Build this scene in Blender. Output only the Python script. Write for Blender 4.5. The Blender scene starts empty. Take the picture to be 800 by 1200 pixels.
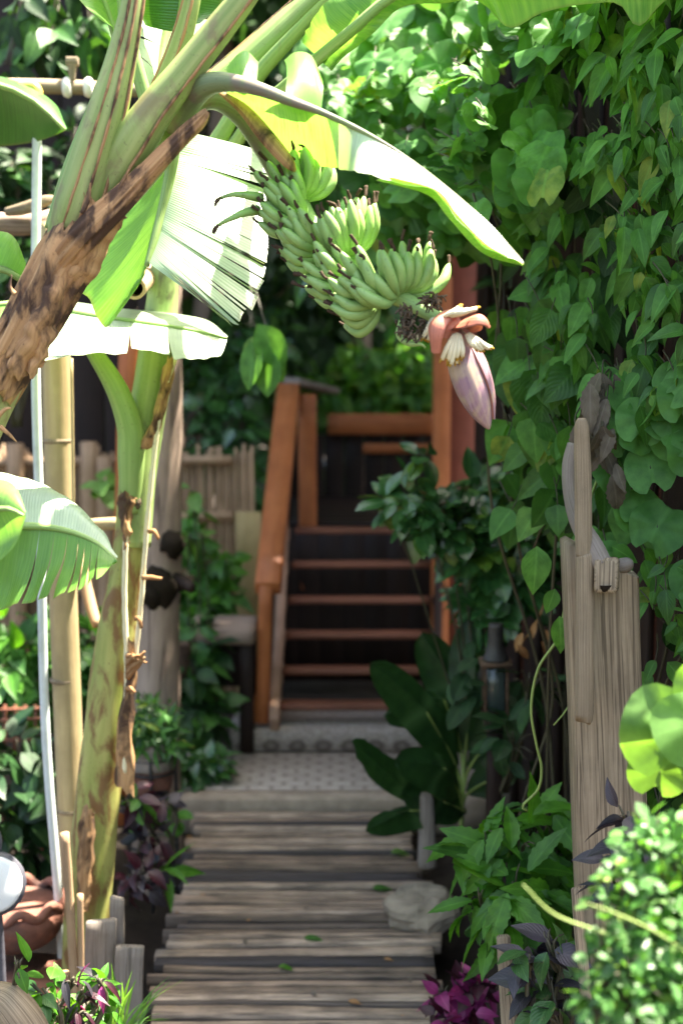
import bpy, math, random
import numpy as np
from mathutils import Vector, noise

random.seed(7)
rng = np.random.default_rng(11)
scene = bpy.context.scene
COL = scene.collection

# ------------------------------------------------------------------ camera maths
H = 2.1                                   # eye height above the boardwalk, metres
F = 50.0 / 36.0 * 1200.0                  # focal length in reference pixels
TILT = math.atan((600 - 355) / F)
CAM = Vector((0, 0, H))
FWD = Vector((0, math.cos(TILT), -math.sin(TILT)))
UPV = Vector((0, math.sin(TILT), math.cos(TILT)))


def W(px, py, Y):
    d = FWD + Vector((1, 0, 0)) * ((px - 400) / F) + UPV * ((600 - py) / F)
    return CAM + d * (Y / d.y)


def G(px, py, z=0.0):
    d = FWD + Vector((1, 0, 0)) * ((px - 400) / F) + UPV * ((600 - py) / F)
    return CAM + d * ((z - H) / d.z)


def R(px, Y):
    return px * Y / F


def lin(hx):
    hx = hx.lstrip('#')
    out = []
    for i in (0, 2, 4):
        c = int(hx[i:i + 2], 16) / 255
        out.append(c / 12.92 if c <= 0.04045 else ((c + 0.055) / 1.055) ** 2.4)
    return tuple(out)


# ------------------------------------------------------------------ mesh builder
WORLD = {}


class MB:
    def __init__(self):
        self.v, self.f, self.m, self.uv = [], [], [], []

    def add(self, verts, faces, mat=0, vuv=None, luv=None):
        b = len(self.v)
        self.v.extend([tuple(p) for p in verts])
        for k, fc in enumerate(faces):
            self.f.append(tuple(b + i for i in fc))
            self.m.append(mat if isinstance(mat, int) else mat[k])
            if luv is not None:
                self.uv.extend(luv[k])
            elif vuv is not None:
                self.uv.extend([vuv[i] for i in fc])
            else:
                self.uv.extend([(0.0, 0.0)] * len(fc))

    def build(self, name, mats, parent=None, origin=None, smooth=True):
        if origin is None:
            if parent is not None:
                origin = WORLD[parent]
            else:
                a = np.array(self.v)
                origin = Vector(((a[:, 0].min() + a[:, 0].max()) / 2, (a[:, 1].min() + a[:, 1].max()) / 2, a[:, 2].min()))
        origin = Vector(origin)
        me = bpy.data.meshes.new(name)
        a = np.array(self.v, dtype=float) - np.array(origin)
        me.from_pydata(a.tolist(), [], self.f)
        for mt in (mats if isinstance(mats, (list, tuple)) else [mats]):
            me.materials.append(mt)
        me.polygons.foreach_set('material_index', self.m)
        me.polygons.foreach_set('use_smooth', [smooth] * len(self.f))
        ul = me.uv_layers.new(name='UVMap')
        ul.data.foreach_set('uv', np.array(self.uv, dtype=np.float32).ravel())
        me.update()
        o = bpy.data.objects.new(name, me)
        COL.objects.link(o)
        if parent is not None:
            o.parent = parent
            o.location = origin - WORLD[parent]
        else:
            o.location = origin
        WORLD[o] = origin
        return o


def tag(o, label, cat, group=None):
    o['label'] = label
    o['category'] = cat
    if group:
        o['group'] = group
    return o


def thing(name, label, cat, loc, group=None):
    o = bpy.data.objects.new(name, None)
    o.empty_display_size = 0.1
    COL.objects.link(o)
    o.location = loc
    WORLD[o] = Vector(loc)
    return tag(o, label, cat, group)


def structure(o, kind='structure'):
    o['kind'] = kind
    return o


def dup(root, delta, label, group):
    """copy of a thing, its parts and sub-parts, moved by delta"""
    def cp(o, parent):
        c = o.copy()
        COL.objects.link(c)
        c.parent = parent
        for ch in [x for x in bpy.data.objects if x.parent == o and x is not c]:
            cp(ch, c)
        return c
    r = root.copy()
    COL.objects.link(r)
    r.location = Vector(root.location) + Vector(delta)
    WORLD[r] = Vector(r.location)
    for ch in [x for x in bpy.data.objects if x.parent == root]:
        cp(ch, r)
    r['label'] = label
    r['group'] = group
    return r


def spline(pts, n):
    """Catmull-Rom through tuples of any dimension, n samples"""
    P = np.array([list(p) for p in pts], dtype=float)
    if len(P) == 2:
        t = np.linspace(0, 1, n)[:, None]
        return P[0] * (1 - t) + P[1] * t
    d = np.linalg.norm(np.diff(P[:, :3], axis=0), axis=1) + 1e-9
    s = np.concatenate([[0], np.cumsum(d)])
    s /= s[-1]
    ext = np.vstack([2 * P[0] - P[1], P, 2 * P[-1] - P[-2]])
    out = []
    for t in np.linspace(0, 1, n):
        i = min(int(np.searchsorted(s, t, side='right') - 1), len(P) - 2)
        u = (t - s[i]) / (s[i + 1] - s[i])
        p0, p1, p2, p3 = ext[i], ext[i + 1], ext[i + 2], ext[i + 3]
        out.append(0.5 * ((2 * p1) + (-p0 + p2) * u + (2 * p0 - 5 * p1 + 4 * p2 - p3) * u * u + (-p0 + 3 * p1 - 3 * p2 + p3) * u ** 3))
    return np.array(out)


def tube(mb, pts, radii, n=12, seg=None, mat=0, flat=1.0, wob=0.0, wf=8.0, cap=True, groove=0.0, side=None, wa=1.5, rag=0.0, ridge=0.0):
    """swept tube through pts; flat scales the section along its second axis; wob = noise amplitude (share of radius)"""
    seg = seg or max(6, len(pts) * 5)
    rows = spline([tuple(p) + (r,) for p, r in zip(pts, radii)], seg)
    C, Rr = rows[:, :3], np.maximum(rows[:, 3], 1e-4)
    T = np.gradient(C, axis=0)
    T /= np.linalg.norm(T, axis=1)[:, None] + 1e-12
    ref = np.array(side if side is not None else ((1, 0, 0) if abs(T[0][0]) < 0.8 else (0, 1, 0)), dtype=float)
    verts, uvs, L = [], [], 0.0
    for k in range(seg):
        if k:
            L += np.linalg.norm(C[k] - C[k - 1])
        ref = ref - T[k] * ref.dot(T[k])
        ref /= np.linalg.norm(ref) + 1e-12
        b = np.cross(T[k], ref)
        for j in range(n):
            a = 2 * math.pi * j / n
            rr = Rr[k]
            if wob:
                rr *= 1 + wob * noise.noise(Vector((math.cos(a) * wa, math.sin(a) * wa, L * wf)) + Vector(C[0]))
            if ridge:
                rr *= 1 + ridge * math.cos(5 * a + .6)
            g = 1.0
            if groove:
                g = 1 - groove * math.exp(-((a - math.pi / 2) / 0.55) ** 2)
            e = 0.0
            if rag:
                q = noise.noise(Vector((math.cos(a) * 3.5, math.sin(a) * 3.5, k / seg * 2))) + .6 * noise.noise(Vector((math.cos(a) * 11, math.sin(a) * 11, 5)))
                e = rag * q * (abs(2 * k / (seg - 1) - 1) ** 2)
            verts.append(C[k] + T[k] * e + ref * math.cos(a) * rr + b * math.sin(a) * rr * flat * g)
            uvs.append((j / n, L))
    faces, luv = [], []
    for k in range(seg - 1):
        for j in range(n):
            j2 = (j + 1) % n
            faces.append((k * n + j, k * n + j2, (k + 1) * n + j2, (k + 1) * n + j))
            u2 = (j + 1) / n
            luv.append([(j / n, uvs[k * n + j][1]), (u2, uvs[k * n + j][1]), (u2, uvs[(k + 1) * n + j][1]), (j / n, uvs[(k + 1) * n + j][1])])
    if cap:
        faces.append(tuple(reversed(range(n))))
        luv.append([(0.5, 0.0)] * n)
        faces.append(tuple(range((seg - 1) * n, seg * n)))
        luv.append([(0.5, L)] * n)
    mb.add(verts, faces, mat, luv=luv)


def beam(mb, p0, p1, w, h, up=(0, 0, 1), mat=0, ch=0.12, seg=6, wob=0.0, wf=3.0, taper=1.0, endcut=0.0):
    """board / post from p0 to p1 with chamfered edges, slightly irregular if wob (metres)"""
    p0, p1 = np.array(p0, float), np.array(p1, float)
    t = p1 - p0
    L = np.linalg.norm(t)
    t /= L
    up = np.array(up, float)
    x = np.cross(t, up)
    x /= np.linalg.norm(x)
    z = np.cross(x, t)
    c = ch * min(w, h)
    a, b = w / 2, h / 2
    sec = [(-a + c, -b), (a - c, -b), (a, -b + c), (a, b - c), (a - c, b), (-a + c, b), (-a, b - c), (-a, -b + c)]
    per = [0.0]
    for i in range(8):
        q0, q1 = sec[i], sec[(i + 1) % 8]
        per.append(per[-1] + math.hypot(q1[0] - q0[0], q1[1] - q0[1]))
    verts = []
    off = random.random() * 50
    stations = np.concatenate([[0, c * 0.7 / L], np.linspace(0, 1, seg + 1)[1:-1], [1 - c * 0.7 / L, 1]])
    n = len(stations)
    for k, s in enumerate(stations):
        sc = 1 + (taper - 1) * s
        if k == 0 or k == n - 1:
            sc *= 1 - min(0.5, 0.7 * c / max(min(a, b), 1e-6))
        for q in sec:
            p = p0 + t * s * L + x * q[0] * sc + z * q[1] * sc
            if endcut and k >= n - 2:
                p = p + t * endcut * (q[0] / a)
            if wob:
                v = noise.noise_vector(Vector((s * L * wf + off, q[0] * 6, q[1] * 6)))
                p = p + x * v.x * wob + z * v.y * wob
            verts.append(p)
    faces, luv = [], []
    for k in range(n - 1):
        for j in range(8):
            j2 = (j + 1) % 8
            faces.append((k * 8 + j, k * 8 + j2, (k + 1) * 8 + j2, (k + 1) * 8 + j))
            u0, u1 = stations[k] * L + off, stations[k + 1] * L + off
            luv.append([(per[j], u0), (per[j + 1], u0), (per[j + 1], u1), (per[j], u1)])
    faces.append(tuple(reversed(range(8))))
    luv.append([(q[0], q[1]) for q in reversed(sec)])
    faces.append(tuple(range((n - 1) * 8, n * 8)))
    luv.append([(q[0], q[1]) for q in sec])
    mb.add(verts, faces, mat, luv=luv)


def grid_faces(nu, nv):
    return [(i * nv + j, i * nv + j + 1, (i + 1) * nv + j + 1, (i + 1) * nv + j) for i in range(nu - 1) for j in range(nv - 1)]


def blade(mb, mid, edge, nu=40, nv=9, mat=0, bulge=0.0, tears=(), gap=0.012, ripple=0.0, rseed=0, ragged=0.0, curl=0.0, lifts=1.3):
    """half a leaf blade between its midrib curve and its edge curve, torn at the given places"""
    M = spline(mid, 200)
    E = spline(edge, 200)
    cuts = [0.0] + sorted(tears) + [1.0]
    r = random.Random(rseed)
    for c0, c1 in zip(cuts[:-1], cuts[1:]):
        k = max(3, int(nu * (c1 - c0)) + 2)
        us = np.linspace(c0, c1, k)
        verts, uvs = [], []
        lift = r.uniform(-1, 1) * gap * lifts if len(tears) else 0.0
        cuti = r.uniform(-1, 1) * ragged
        for u in us:
            fi = u * 199
            i0 = min(int(fi), 198)
            m = M[i0] + (M[i0 + 1] - M[i0]) * (fi - i0)
            e = E[i0] + (E[i0 + 1] - E[i0]) * (fi - i0)
            tm = M[min(i0 + 1, 199)] - M[max(i0 - 1, 0)]
            nrm = np.cross(tm, e - m)
            ln = np.linalg.norm(nrm)
            nrm = nrm / ln if ln > 1e-9 else np.array((0, 0, 1.0))
            tdir = tm / (np.linalg.norm(tm) + 1e-9)
            cc = (u - c0) / (c1 - c0) * 2 - 1
            wid = np.linalg.norm(e - m)
            for j in range(nv):
                v = j / (nv - 1)
                rag = 1 + (cuti + ragged * 0.8 * noise.noise(Vector((u * 23, rseed * 3.1, 0)))) * v
                p = m + (e - m) * v * rag
                p = p + nrm * (bulge * math.sin(v * math.pi * 0.9) * min(1, wid * 8))
                p = p + nrm * (lift * v * v)
                if curl:
                    p = p + nrm * curl * v * v * noise.noise(Vector((u * 5, rseed * 1.7, 3)))
                if ripple:
                    p = p + nrm * ripple * v * noise.noise(Vector((u * 14, v * 2, rseed)))
                if len(tears):
                    p = p - tdir * cc * gap * v ** 1.5
                verts.append(p)
                uvs.append((u, v))
        mb.add(verts, grid_faces(k, nv), mat, vuv=uvs)


# ------------------------------------------------------------------ leaf templates
def strip_leaf(prof, rows=7, fold=0.15, curl=0.25, cols=(-1, -0.5, 0, 0.5, 1), serr=0.0):
    """leaf of unit length along +y; prof(t) is its half width"""
    V, Fc = [], []
    for i in range(rows):
        t = i / (rows - 1)
        w = max(prof(t), 0.004)
        if serr and 0 < i < rows - 1:
            w *= 1 + (serr if i % 2 else -serr)
        for c in cols:
            V.append((c * w, t - (abs(c) * serr * 0.15 if serr else 0), fold * abs(c) * w - curl * t * t + 0.04 * math.sin(t * 9) * abs(c) * w))
    nc = len(cols)
    Fc = grid_faces(rows, nc)
    UV = [(0.5 + c * 0.5, i / (rows - 1)) for i in range(rows) for c in cols]
    return np.array(V), Fc, UV


def polar_leaf(rad, n=20, dish=0.12, droop=0.12):
    """round leaf with its stalk at the origin; rad(a), a measured from the tip direction"""
    V = [(0, 0, 0)]
    UV = [(0.5, 0.5)]
    for ring in (0.5, 1.0):
        for k in range(n):
            a = 2 * math.pi * (k + 0.5) / n
            aa = a if a <= math.pi else a - 2 * math.pi
            r = rad(aa) * ring
            x, y = math.sin(aa) * r, math.cos(aa) * r
            z = -dish * r * r * 2 + 0.05 * math.sin(aa * 5) * ring - droop * max(y, 0) ** 2 + 0.10 * abs(x)
            V.append((x, y, z))
            UV.append((0.5 + x, 0.5 + y))
    Fc = [(0, 1 + (k + 1) % n, 1 + k) for k in range(n)]
    Fc += [(1 + k, 1 + (k + 1) % n, 1 + n + (k + 1) % n, 1 + n + k) for k in range(n)]
    return np.array(V), Fc, UV


def pro(w, peak=0.4, sharp=1.0):
    def f(t):
        if t < peak:
            return w * math.sin(math.pi / 2 * (t / peak)) ** 0.75
        return w * max(0.0, math.cos(math.pi / 2 * ((t - peak) / (1 - peak)))) ** sharp
    return f


T_OVATE = strip_leaf(pro(0.27, 0.35, 1.05), 8, 0.25, 0.28)
T_HEART = strip_leaf(pro(0.40, 0.24, 0.95), 8, 0.18, 0.3)
T_WIDE = strip_leaf(pro(0.30, 0.45, 0.75), 7, 0.2, 0.2)
T_LANCE = strip_leaf(pro(0.15, 0.38, 1.1), 8, 0.3, 0.35)
T_SERR = strip_leaf(pro(0.19, 0.42, 1.0), 15, 0.3, 0.32, serr=0.09)
T_SMALL = strip_leaf(pro(0.33, 0.5, 0.6), 5, 0.25, 0.1, cols=(-1, 0, 1))
T_GRASS = strip_leaf(pro(0.028, 0.2, 0.8), 9, 0.5, 0.35, cols=(-1, 0, 1))
T_LOBE = polar_leaf(lambda a: 0.62 - 0.36 * math.exp(-(a / 0.24) ** 2) - 0.22 * math.exp(-((abs(a) - math.pi) / 0.45) ** 2), 26)
T_ROUND = polar_leaf(lambda a: 0.55 + 0.10 * math.exp(-(a / 0.4) ** 2) - 0.3 * math.exp(-((abs(a) - math.pi) / 0.4) ** 2), 20)
T_FAR = strip_leaf(pro(0.32, 0.4, 0.9), 4, 0.2, 0.25, cols=(-1, 0, 1))


def unit(a):
    return a / (np.linalg.norm(a, axis=-1, keepdims=True) + 1e-12)


def scatter(mb, tpl, pos, dirs, nrms, sizes, mat=0):
    V, Fc, UV = tpl
    pos, dirs, nrms = np.asarray(pos, float), unit(np.asarray(dirs, float)), np.asarray(nrms, float)
    n = len(pos)
    nr = unit(nrms - dirs * np.sum(nrms * dirs, axis=1)[:, None])
    xs = np.cross(dirs, nr)
    sizes = np.broadcast_to(np.asarray(sizes, float), (n,))
    base = len(mb.v)
    for i in range(n):
        sx = sizes[i] * (0.85 + 0.3 * random.random())
        P = pos[i] + (V[:, :1] * xs[i] * sx + V[:, 1:2] * dirs[i] * sizes[i] + V[:, 2:3] * nr[i] * sizes[i] * random.uniform(0.5, 1.5))
        mb.add(P, Fc, mat if isinstance(mat, int) else int(mat[i]), vuv=UV)


def clump_leaves(mb, clumps, n, tpl, size, mat=0, droop=0.3, upw=0.7, camw=0.25, spread=0.5, nm=1):
    """clumps: list of (centre, radius)"""
    wts = np.array([r ** 2 for _, r in clumps])
    wts /= wts.sum()
    idx = rng.choice(len(clumps), n, p=wts)
    C = np.array([list(clumps[i][0]) for i in idx])
    Rr = np.array([clumps[i][1] for i in idx])
    U = unit(rng.normal(size=(n, 3)))
    pos = C + U * (Rr * rng.random(n) ** 0.5)[:, None]
    dirs = U * 0.7 + rng.normal(size=(n, 3)) * spread + np.array((0, 0, -droop))
    nr = U * 0.4 + np.array((0, -camw, upw)) + rng.normal(size=(n, 3)) * 0.35
    s = rng.uniform(size[0], size[1], n)
    mats = mat if nm == 1 else rng.integers(0, nm, n)
    scatter(mb, tpl, pos, dirs, nr, s, mats)
    return pos

# ------------------------------------------------------------------ materials
class N:
    def __init__(self, name):
        self.mat = bpy.data.materials.new(name)
        self.mat.use_nodes = True
        self.t = self.mat.node_tree
        self.t.nodes.clear()
        self.out = self.t.nodes.new('ShaderNodeOutputMaterial')

    def n(self, typ, **kw):
        x = self.t.nodes.new(typ)
        for k, v in kw.items():
            if k in x.inputs.keys():
                x.inputs[k].default_value = v
            else:
                setattr(x, k, v)
        return x

    def l(self, a, b):
        self.t.links.new(a, b)

    def ramp(self, fac, stops, interp='LINEAR'):
        r = self.n('ShaderNodeValToRGB')
        r.color_ramp.interpolation = interp
        e = r.color_ramp.elements
        while len(e) < len(stops):
            e.new(0.5)
        for el, (p, c) in zip(e, stops):
            el.position = p
            el.color = (*c, 1) if len(c) == 3 else c
        self.l(fac, r.inputs['Fac'])
        return r.outputs['Color']

    def mix(self, fac, a, b, mode='MIX'):
        m = self.n('ShaderNodeMix', data_type='RGBA', blend_type=mode)
        for sock, v in ((m.inputs[0], fac), (m.inputs[6], a), (m.inputs[7], b)):
            if hasattr(v, 'links'):
                self.l(v, sock)
            elif isinstance(v, (int, float)):
                sock.default_value = v
            else:
                sock.default_value = (*v, 1)
        return m.outputs[2]

    def noise(self, vec, scale, detail=4, rough=0.55, dist=0.0):
        x = self.n('ShaderNodeTexNoise', Scale=scale, Detail=detail, Roughness=rough, Distortion=dist)
        if vec is not None:
            self.l(vec, x.inputs['Vector'])
        return x.outputs['Fac']

    def mapped(self, sock, scale):
        m = self.n('ShaderNodeMapping')
        m.inputs['Scale'].default_value = scale
        self.l(sock, m.inputs['Vector'])
        return m.outputs['Vector']

    def bump(self, h, strength, dist=0.004):
        b = self.n('ShaderNodeBump', Strength=strength, Distance=dist)
        self.l(h, b.inputs['Height'])
        return b.outputs['Normal']

    def principled(self, color, rough=0.6, normal=None, spec=0.5, **kw):
        p = self.n('ShaderNodeBsdfPrincipled')
        for s, v in (('Base Color', color), ('Roughness', rough)):
            if hasattr(v, 'links'):
                self.l(v, p.inputs[s])
            else:
                p.inputs[s].default_value = (*v, 1) if isinstance(v, tuple) else v
        p.inputs['Specular IOR Level'].default_value = spec
        for k, v in kw.items():
            p.inputs[k.replace('_', ' ')].default_value = v
        if normal is not None:
            self.l(normal, p.inputs['Normal'])
        return p.outputs['BSDF']

    def finish(self, sh):
        self.l(sh, self.out.inputs['Surface'])
        return self.mat


def leaf_mat(name, c1, c2, transl=0.35, tcol=None, rough=0.42, spec=0.5, vein=0.25, spots=0.0, c3=None, rib=0.22):
    """leaf: per-leaf hue, blotches, pale midrib, light shining through"""
    n = N(name)
    geo = n.n('ShaderNodeNewGeometry')
    tc = n.n('ShaderNodeTexCoord')
    stops = [(0.0, c1), (1.0, c2)] if c3 is None else [(0.0, c1), (0.85, c2), (0.93, c3), (1.0, c3)]
    base = n.ramp(geo.outputs['Random Per Island'], stops)
    nz = n.noise(tc.outputs['Object'], 26, 4)
    base = n.mix(n.ramp(nz, [(0.35, (0, 0, 0)), (0.75, (1, 1, 1))]), base, tuple(x * 0.72 for x in c1))
    sep = n.n('ShaderNodeSeparateXYZ')
    n.l(tc.outputs['UV'], sep.inputs[0])
    mid = n.n('ShaderNodeMath', operation='SUBTRACT')
    n.l(sep.outputs[0], mid.inputs[0])
    mid.inputs[1].default_value = 0.5
    ab = n.n('ShaderNodeMath', operation='ABSOLUTE')
    n.l(mid.outputs[0], ab.inputs[0])
    vm = n.ramp(ab.outputs[0], [(0.0, (vein,) * 3), (0.07, (0, 0, 0))])
    pale = tuple(min(1, x * 1.7 + 0.03) for x in c2)
    base = n.mix(vm, base, pale)
    # side veins
    w = n.n('ShaderNodeMath', operation='MULTIPLY_ADD')
    n.l(ab.outputs[0], w.inputs[0])
    w.inputs[1].default_value = -0.8
    n.l(sep.outputs[1], w.inputs[2])
    sn = n.n('ShaderNodeMath', operation='MULTIPLY')
    n.l(w.outputs[0], sn.inputs[0])
    sn.inputs[1].default_value = 52
    s2 = n.n('ShaderNodeMath', operation='SINE')
    n.l(sn.outputs[0], s2.inputs[0])
    nb = n.bump(s2.outputs[0], rib, 0.0015)
    if spots:
        sp = n.noise(tc.outputs['Object'], 60, 3)
        base = n.mix(n.ramp(sp, [(0.62, (0, 0, 0)), (0.7, (spots,) * 3)]), base, (0.25, 0.22, 0.10))
    p = n.principled(base, rough, nb, spec)
    tr = n.n('ShaderNodeBsdfTranslucent')
    tcl = n.mix(1.0, base, tcol or (1.9, 1.75, 0.7), 'MULTIPLY')
    n.l(tcl, tr.inputs['Color'])
    ms = n.n('ShaderNodeMixShader')
    ms.inputs[0].default_value = transl
    n.l(p, ms.inputs[1])
    n.l(tr.outputs[0], ms.inputs[2])
    return n.finish(ms.outputs[0])


def banana_leaf_mat(name, c1, c2, transl=0.4, tcol=(1.9, 1.7, 0.6), rough=0.33, spec=0.6, edge=0.35):
    """banana blade: fine parallel veins across (u), browned margin (v)"""
    n = N(name)
    tc = n.n('ShaderNodeTexCoord')
    sep = n.n('ShaderNodeSeparateXYZ')
    n.l(tc.outputs['UV'], sep.inputs[0])
    st = n.noise(n.mapped(tc.outputs['UV'], (90, 1.5, 1)), 1.0, 3)
    bl = n.noise(tc.outputs['Object'], 9, 4)
    base = n.mix(n.ramp(st, [(0.3, (0, 0, 0)), (0.7, (1, 1, 1))]), c1, c2)
    base = n.mix(n.ramp(bl, [(0.4, (0, 0, 0)), (0.8, (0.6, 0.6, 0.6))]), base, tuple(x * 1.35 for x in c2))
    eg = n.ramp(sep.outputs[1], [(0.955, (0, 0, 0)), (0.995, (edge,) * 3)])
    base = n.mix(eg, base, (0.20, 0.13, 0.05))
    sn = n.n('ShaderNodeMath', operation='MULTIPLY')
    n.l(sep.outputs[0], sn.inputs[0])
    sn.inputs[1].default_value = 420
    s2 = n.n('ShaderNodeMath', operation='SINE')
    n.l(sn.outputs[0], s2.inputs[0])
    ad = n.n('ShaderNodeMath', operation='MULTIPLY_ADD')
    n.l(st, ad.inputs[0])
    ad.inputs[1].default_value = 3.0
    n.l(s2.outputs[0], ad.inputs[2])
    nb = n.bump(ad.outputs[0], 0.25, 0.0012)
    p = n.principled(base, rough, nb, spec)
    tr = n.n('ShaderNodeBsdfTranslucent')
    n.l(n.mix(1.0, base, tcol, 'MULTIPLY'), tr.inputs['Color'])
    ms = n.n('ShaderNodeMixShader')
    ms.inputs[0].default_value = transl
    n.l(p, ms.inputs[1])
    n.l(tr.outputs[0], ms.inputs[2])
    return n.finish(ms.outputs[0])


def stem_mat(name, c1, c2, brown, bfac=0.35, rough=0.5, lo=0.55, streak=26):
    """smooth fibrous stem: long streaks along it, brown scuffs"""
    n = N(name)
    tc = n.n('ShaderNodeTexCoord')
    st = n.noise(n.mapped(tc.outputs['UV'], (streak, 2.2, 1)), 1.0, 5, 0.6)
    bl = n.noise(n.mapped(tc.outputs['Object'], (1, 1, 0.45)), 17, 5, 0.6, 0.6)
    sp = n.noise(tc.outputs['Object'], 130, 3)
    base = n.mix(n.ramp(st, [(0.3, (0, 0, 0)), (0.7, (1, 1, 1))]), c1, c2)
    base = n.mix(n.ramp(bl, [(lo, (0, 0, 0)), (lo + 0.13, (bfac,) * 3)]), base, brown)
    base = n.mix(n.ramp(sp, [(0.64, (0, 0, 0)), (0.72, (0.5, 0.5, 0.5))]), base, tuple(x * 0.4 for x in brown))
    return n.finish(n.principled(base, rough, n.bump(st, 0.35, 0.004), 0.45))


def wood_mat(name, c1, c2, dark, rough=0.75, grain=(60, 3.5, 1), crack=0.6, var=0.35, lo=0.58, bmp=0.5):
    """timber: grain along v, darker cracks and knots, each board its own tone"""
    n = N(name)
    tc = n.n('ShaderNodeTexCoord')
    geo = n.n('ShaderNodeNewGeometry')
    g = n.noise(n.mapped(tc.outputs['UV'], grain), 1.0, 6, 0.65, 0.35)
    b = n.noise(tc.outputs['Object'], 7, 5, 0.6)
    k = n.noise(n.mapped(tc.outputs['UV'], (grain[0] * 1.6, grain[1] * 0.7, 1)), 1.0, 3, 0.5, 0.8)
    base = n.mix(n.ramp(g, [(0.3, (0, 0, 0)), (0.72, (1, 1, 1))]), c1, c2)
    base = n.mix(n.ramp(b, [(0.42, (0, 0, 0)), (0.75, (0.55, 0.55, 0.55))]), base, tuple(x * 0.62 for x in c1))
    base = n.mix(n.ramp(k, [(lo, (0, 0, 0)), (lo + 0.12, (crack,) * 3)]), base, dark)
    hv = n.ramp(geo.outputs['Random Per Island'], [(0, (1 - var,) * 3), (1, (1 + var,) * 3)])
    base = n.mix(1.0, base, hv, 'MULTIPLY')
    return n.finish(n.principled(base, rough, n.bump(g, bmp, 0.006), 0.3))


def plain_mat(name, c, rough=0.5, spec=0.5, scale=30, var=0.3, bump=0.15, metal=0.0, dirt=None):
    n = N(name)
    tc = n.n('ShaderNodeTexCoord')
    nz = n.noise(tc.outputs['Object'], scale, 5, 0.6)
    base = n.mix(n.ramp(nz, [(0.3, (0, 0, 0)), (0.7, (1, 1, 1))]), tuple(x * (1 - var) for x in c), tuple(min(1, x * (1 + var * 0.6)) for x in c))
    if dirt:
        d = n.noise(tc.outputs['Object'], scale * 0.3, 5, 0.65, 0.5)
        base = n.mix(n.ramp(d, [(0.5, (0, 0, 0)), (0.66, (0.8, 0.8, 0.8))]), base, dirt)
    return n.finish(n.principled(base, rough, n.bump(nz, bump, 0.003), spec, Metallic=metal))


M = {}
# foliage
M['vine'] = leaf_mat('vine_leaf', (.072, .22, .044), (.135, .35, .072), .38, rough=.5, spec=.32, c3=(.30, .38, .08))
M['lobe'] = leaf_mat('lobed_leaf', (.082, .24, .058), (.145, .36, .09), .4, rough=.52, spec=.3, rib=.0)
M['lobe_pale'] = leaf_mat('pale_lobed_leaf', (.12, .28, .055), (.16, .33, .075), .42, rough=.5, spec=.4, rib=.0)
M['mid'] = leaf_mat('garden_leaf', (.038, .13, .024), (.078, .22, .04), .3, rough=.42, spec=.4)
M['bright'] = leaf_mat('bright_leaf', (.055, .20, .018), (.11, .31, .03), .42, rough=.42)
M['glossy'] = leaf_mat('glossy_leaf', (.034, .12, .036), (.07, .19, .05), .15, rough=.22, spec=1.0, c3=(.13, .24, .03))
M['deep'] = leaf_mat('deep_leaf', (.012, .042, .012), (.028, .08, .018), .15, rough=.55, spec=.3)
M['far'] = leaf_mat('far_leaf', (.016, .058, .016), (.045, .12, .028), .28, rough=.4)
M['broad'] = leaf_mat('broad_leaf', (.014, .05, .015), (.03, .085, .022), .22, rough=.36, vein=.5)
M['purple'] = leaf_mat('purple_leaf', (.022, .020, .024), (.055, .045, .058), .1, (1.2, .6, 1.2), rough=.4)
M['magenta'] = leaf_mat('magenta_leaf', (.22, .022, .12), (.46, .06, .22), .25, (1.5, .5, 1.0), rough=.4)
M['maroon'] = leaf_mat('maroon_leaf', (.028, .006, .012), (.065, .010, .022), .15, (1.5, .5, .8), rough=.4)
M['pied'] = leaf_mat('pied_leaf', (.05, .155, .035), (.085, .215, .05), .32, rough=.34, spec=.7, c3=(.15, .26, .08))
M['dryleaf'] = leaf_mat('withered_leaf', (.14, .115, .09), (.22, .19, .15), .15, (1, .9, .7), rough=.8, spec=.2)
M['tan'] = leaf_mat('tan_leaf', (.34, .17, .07), (.46, .28, .14), .2, (1, .8, .5), rough=.8, spec=.2)
M['grass'] = leaf_mat('grass_blade', (.10, .24, .05), (.16, .34, .08), .35, rough=.4)
M['crinkle'] = leaf_mat('speckled_leaf', (.035, .11, .03), (.08, .19, .05), .25, rough=.4, spots=.5)
# banana plants
M['bleaf'] = banana_leaf_mat('banana_blade', (.10, .27, .04), (.16, .36, .07), .42)
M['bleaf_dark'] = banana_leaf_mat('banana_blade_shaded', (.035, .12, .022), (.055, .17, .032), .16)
M['bleaf_yellow'] = banana_leaf_mat('banana_blade_yellow_backlit', (.075, .27, .05), (.25, .45, .10), .42, (1.15, 1.2, .6))  # yellower base puts the glow of sun through the blade into the colour
M['bleaf_wax_glare'] = banana_leaf_mat('banana_blade_wax_glare', (.32, .43, .28), (.40, .52, .35), .25, (1.2, 1.35, .5), rough=.38, spec=1.0)  # base colour paled to carry the sun glare on the waxy blade
M['petiole'] = stem_mat('banana_petiole', (.16, .26, .055), (.37, .43, .155), (.20, .13, .08), .6, lo=.53, streak=11)
M['petiole_pale'] = stem_mat('banana_petiole_pale', (.17, .30, .08), (.32, .44, .15), (.20, .13, .06), .35, lo=.62, streak=18)
M['peduncle'] = stem_mat('fruit_stalk', (.12, .17, .07), (.19, .24, .11), (.18, .13, .11), .7, lo=.45)
M['stalk'] = stem_mat('bunch_stalk', (.24, .40, .12), (.34, .50, .18), (.22, .2, .1), .2, lo=.6)
M['pstem'] = stem_mat('banana_pseudostem', (.20, .25, .05), (.42, .40, .13), (.17, .075, .03), .9, lo=.47, streak=9)
M['pstem_green'] = stem_mat('banana_pseudostem_green', (.17, .27, .075), (.30, .38, .15), (.06, .045, .03), .75, lo=.56, streak=14)
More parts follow.
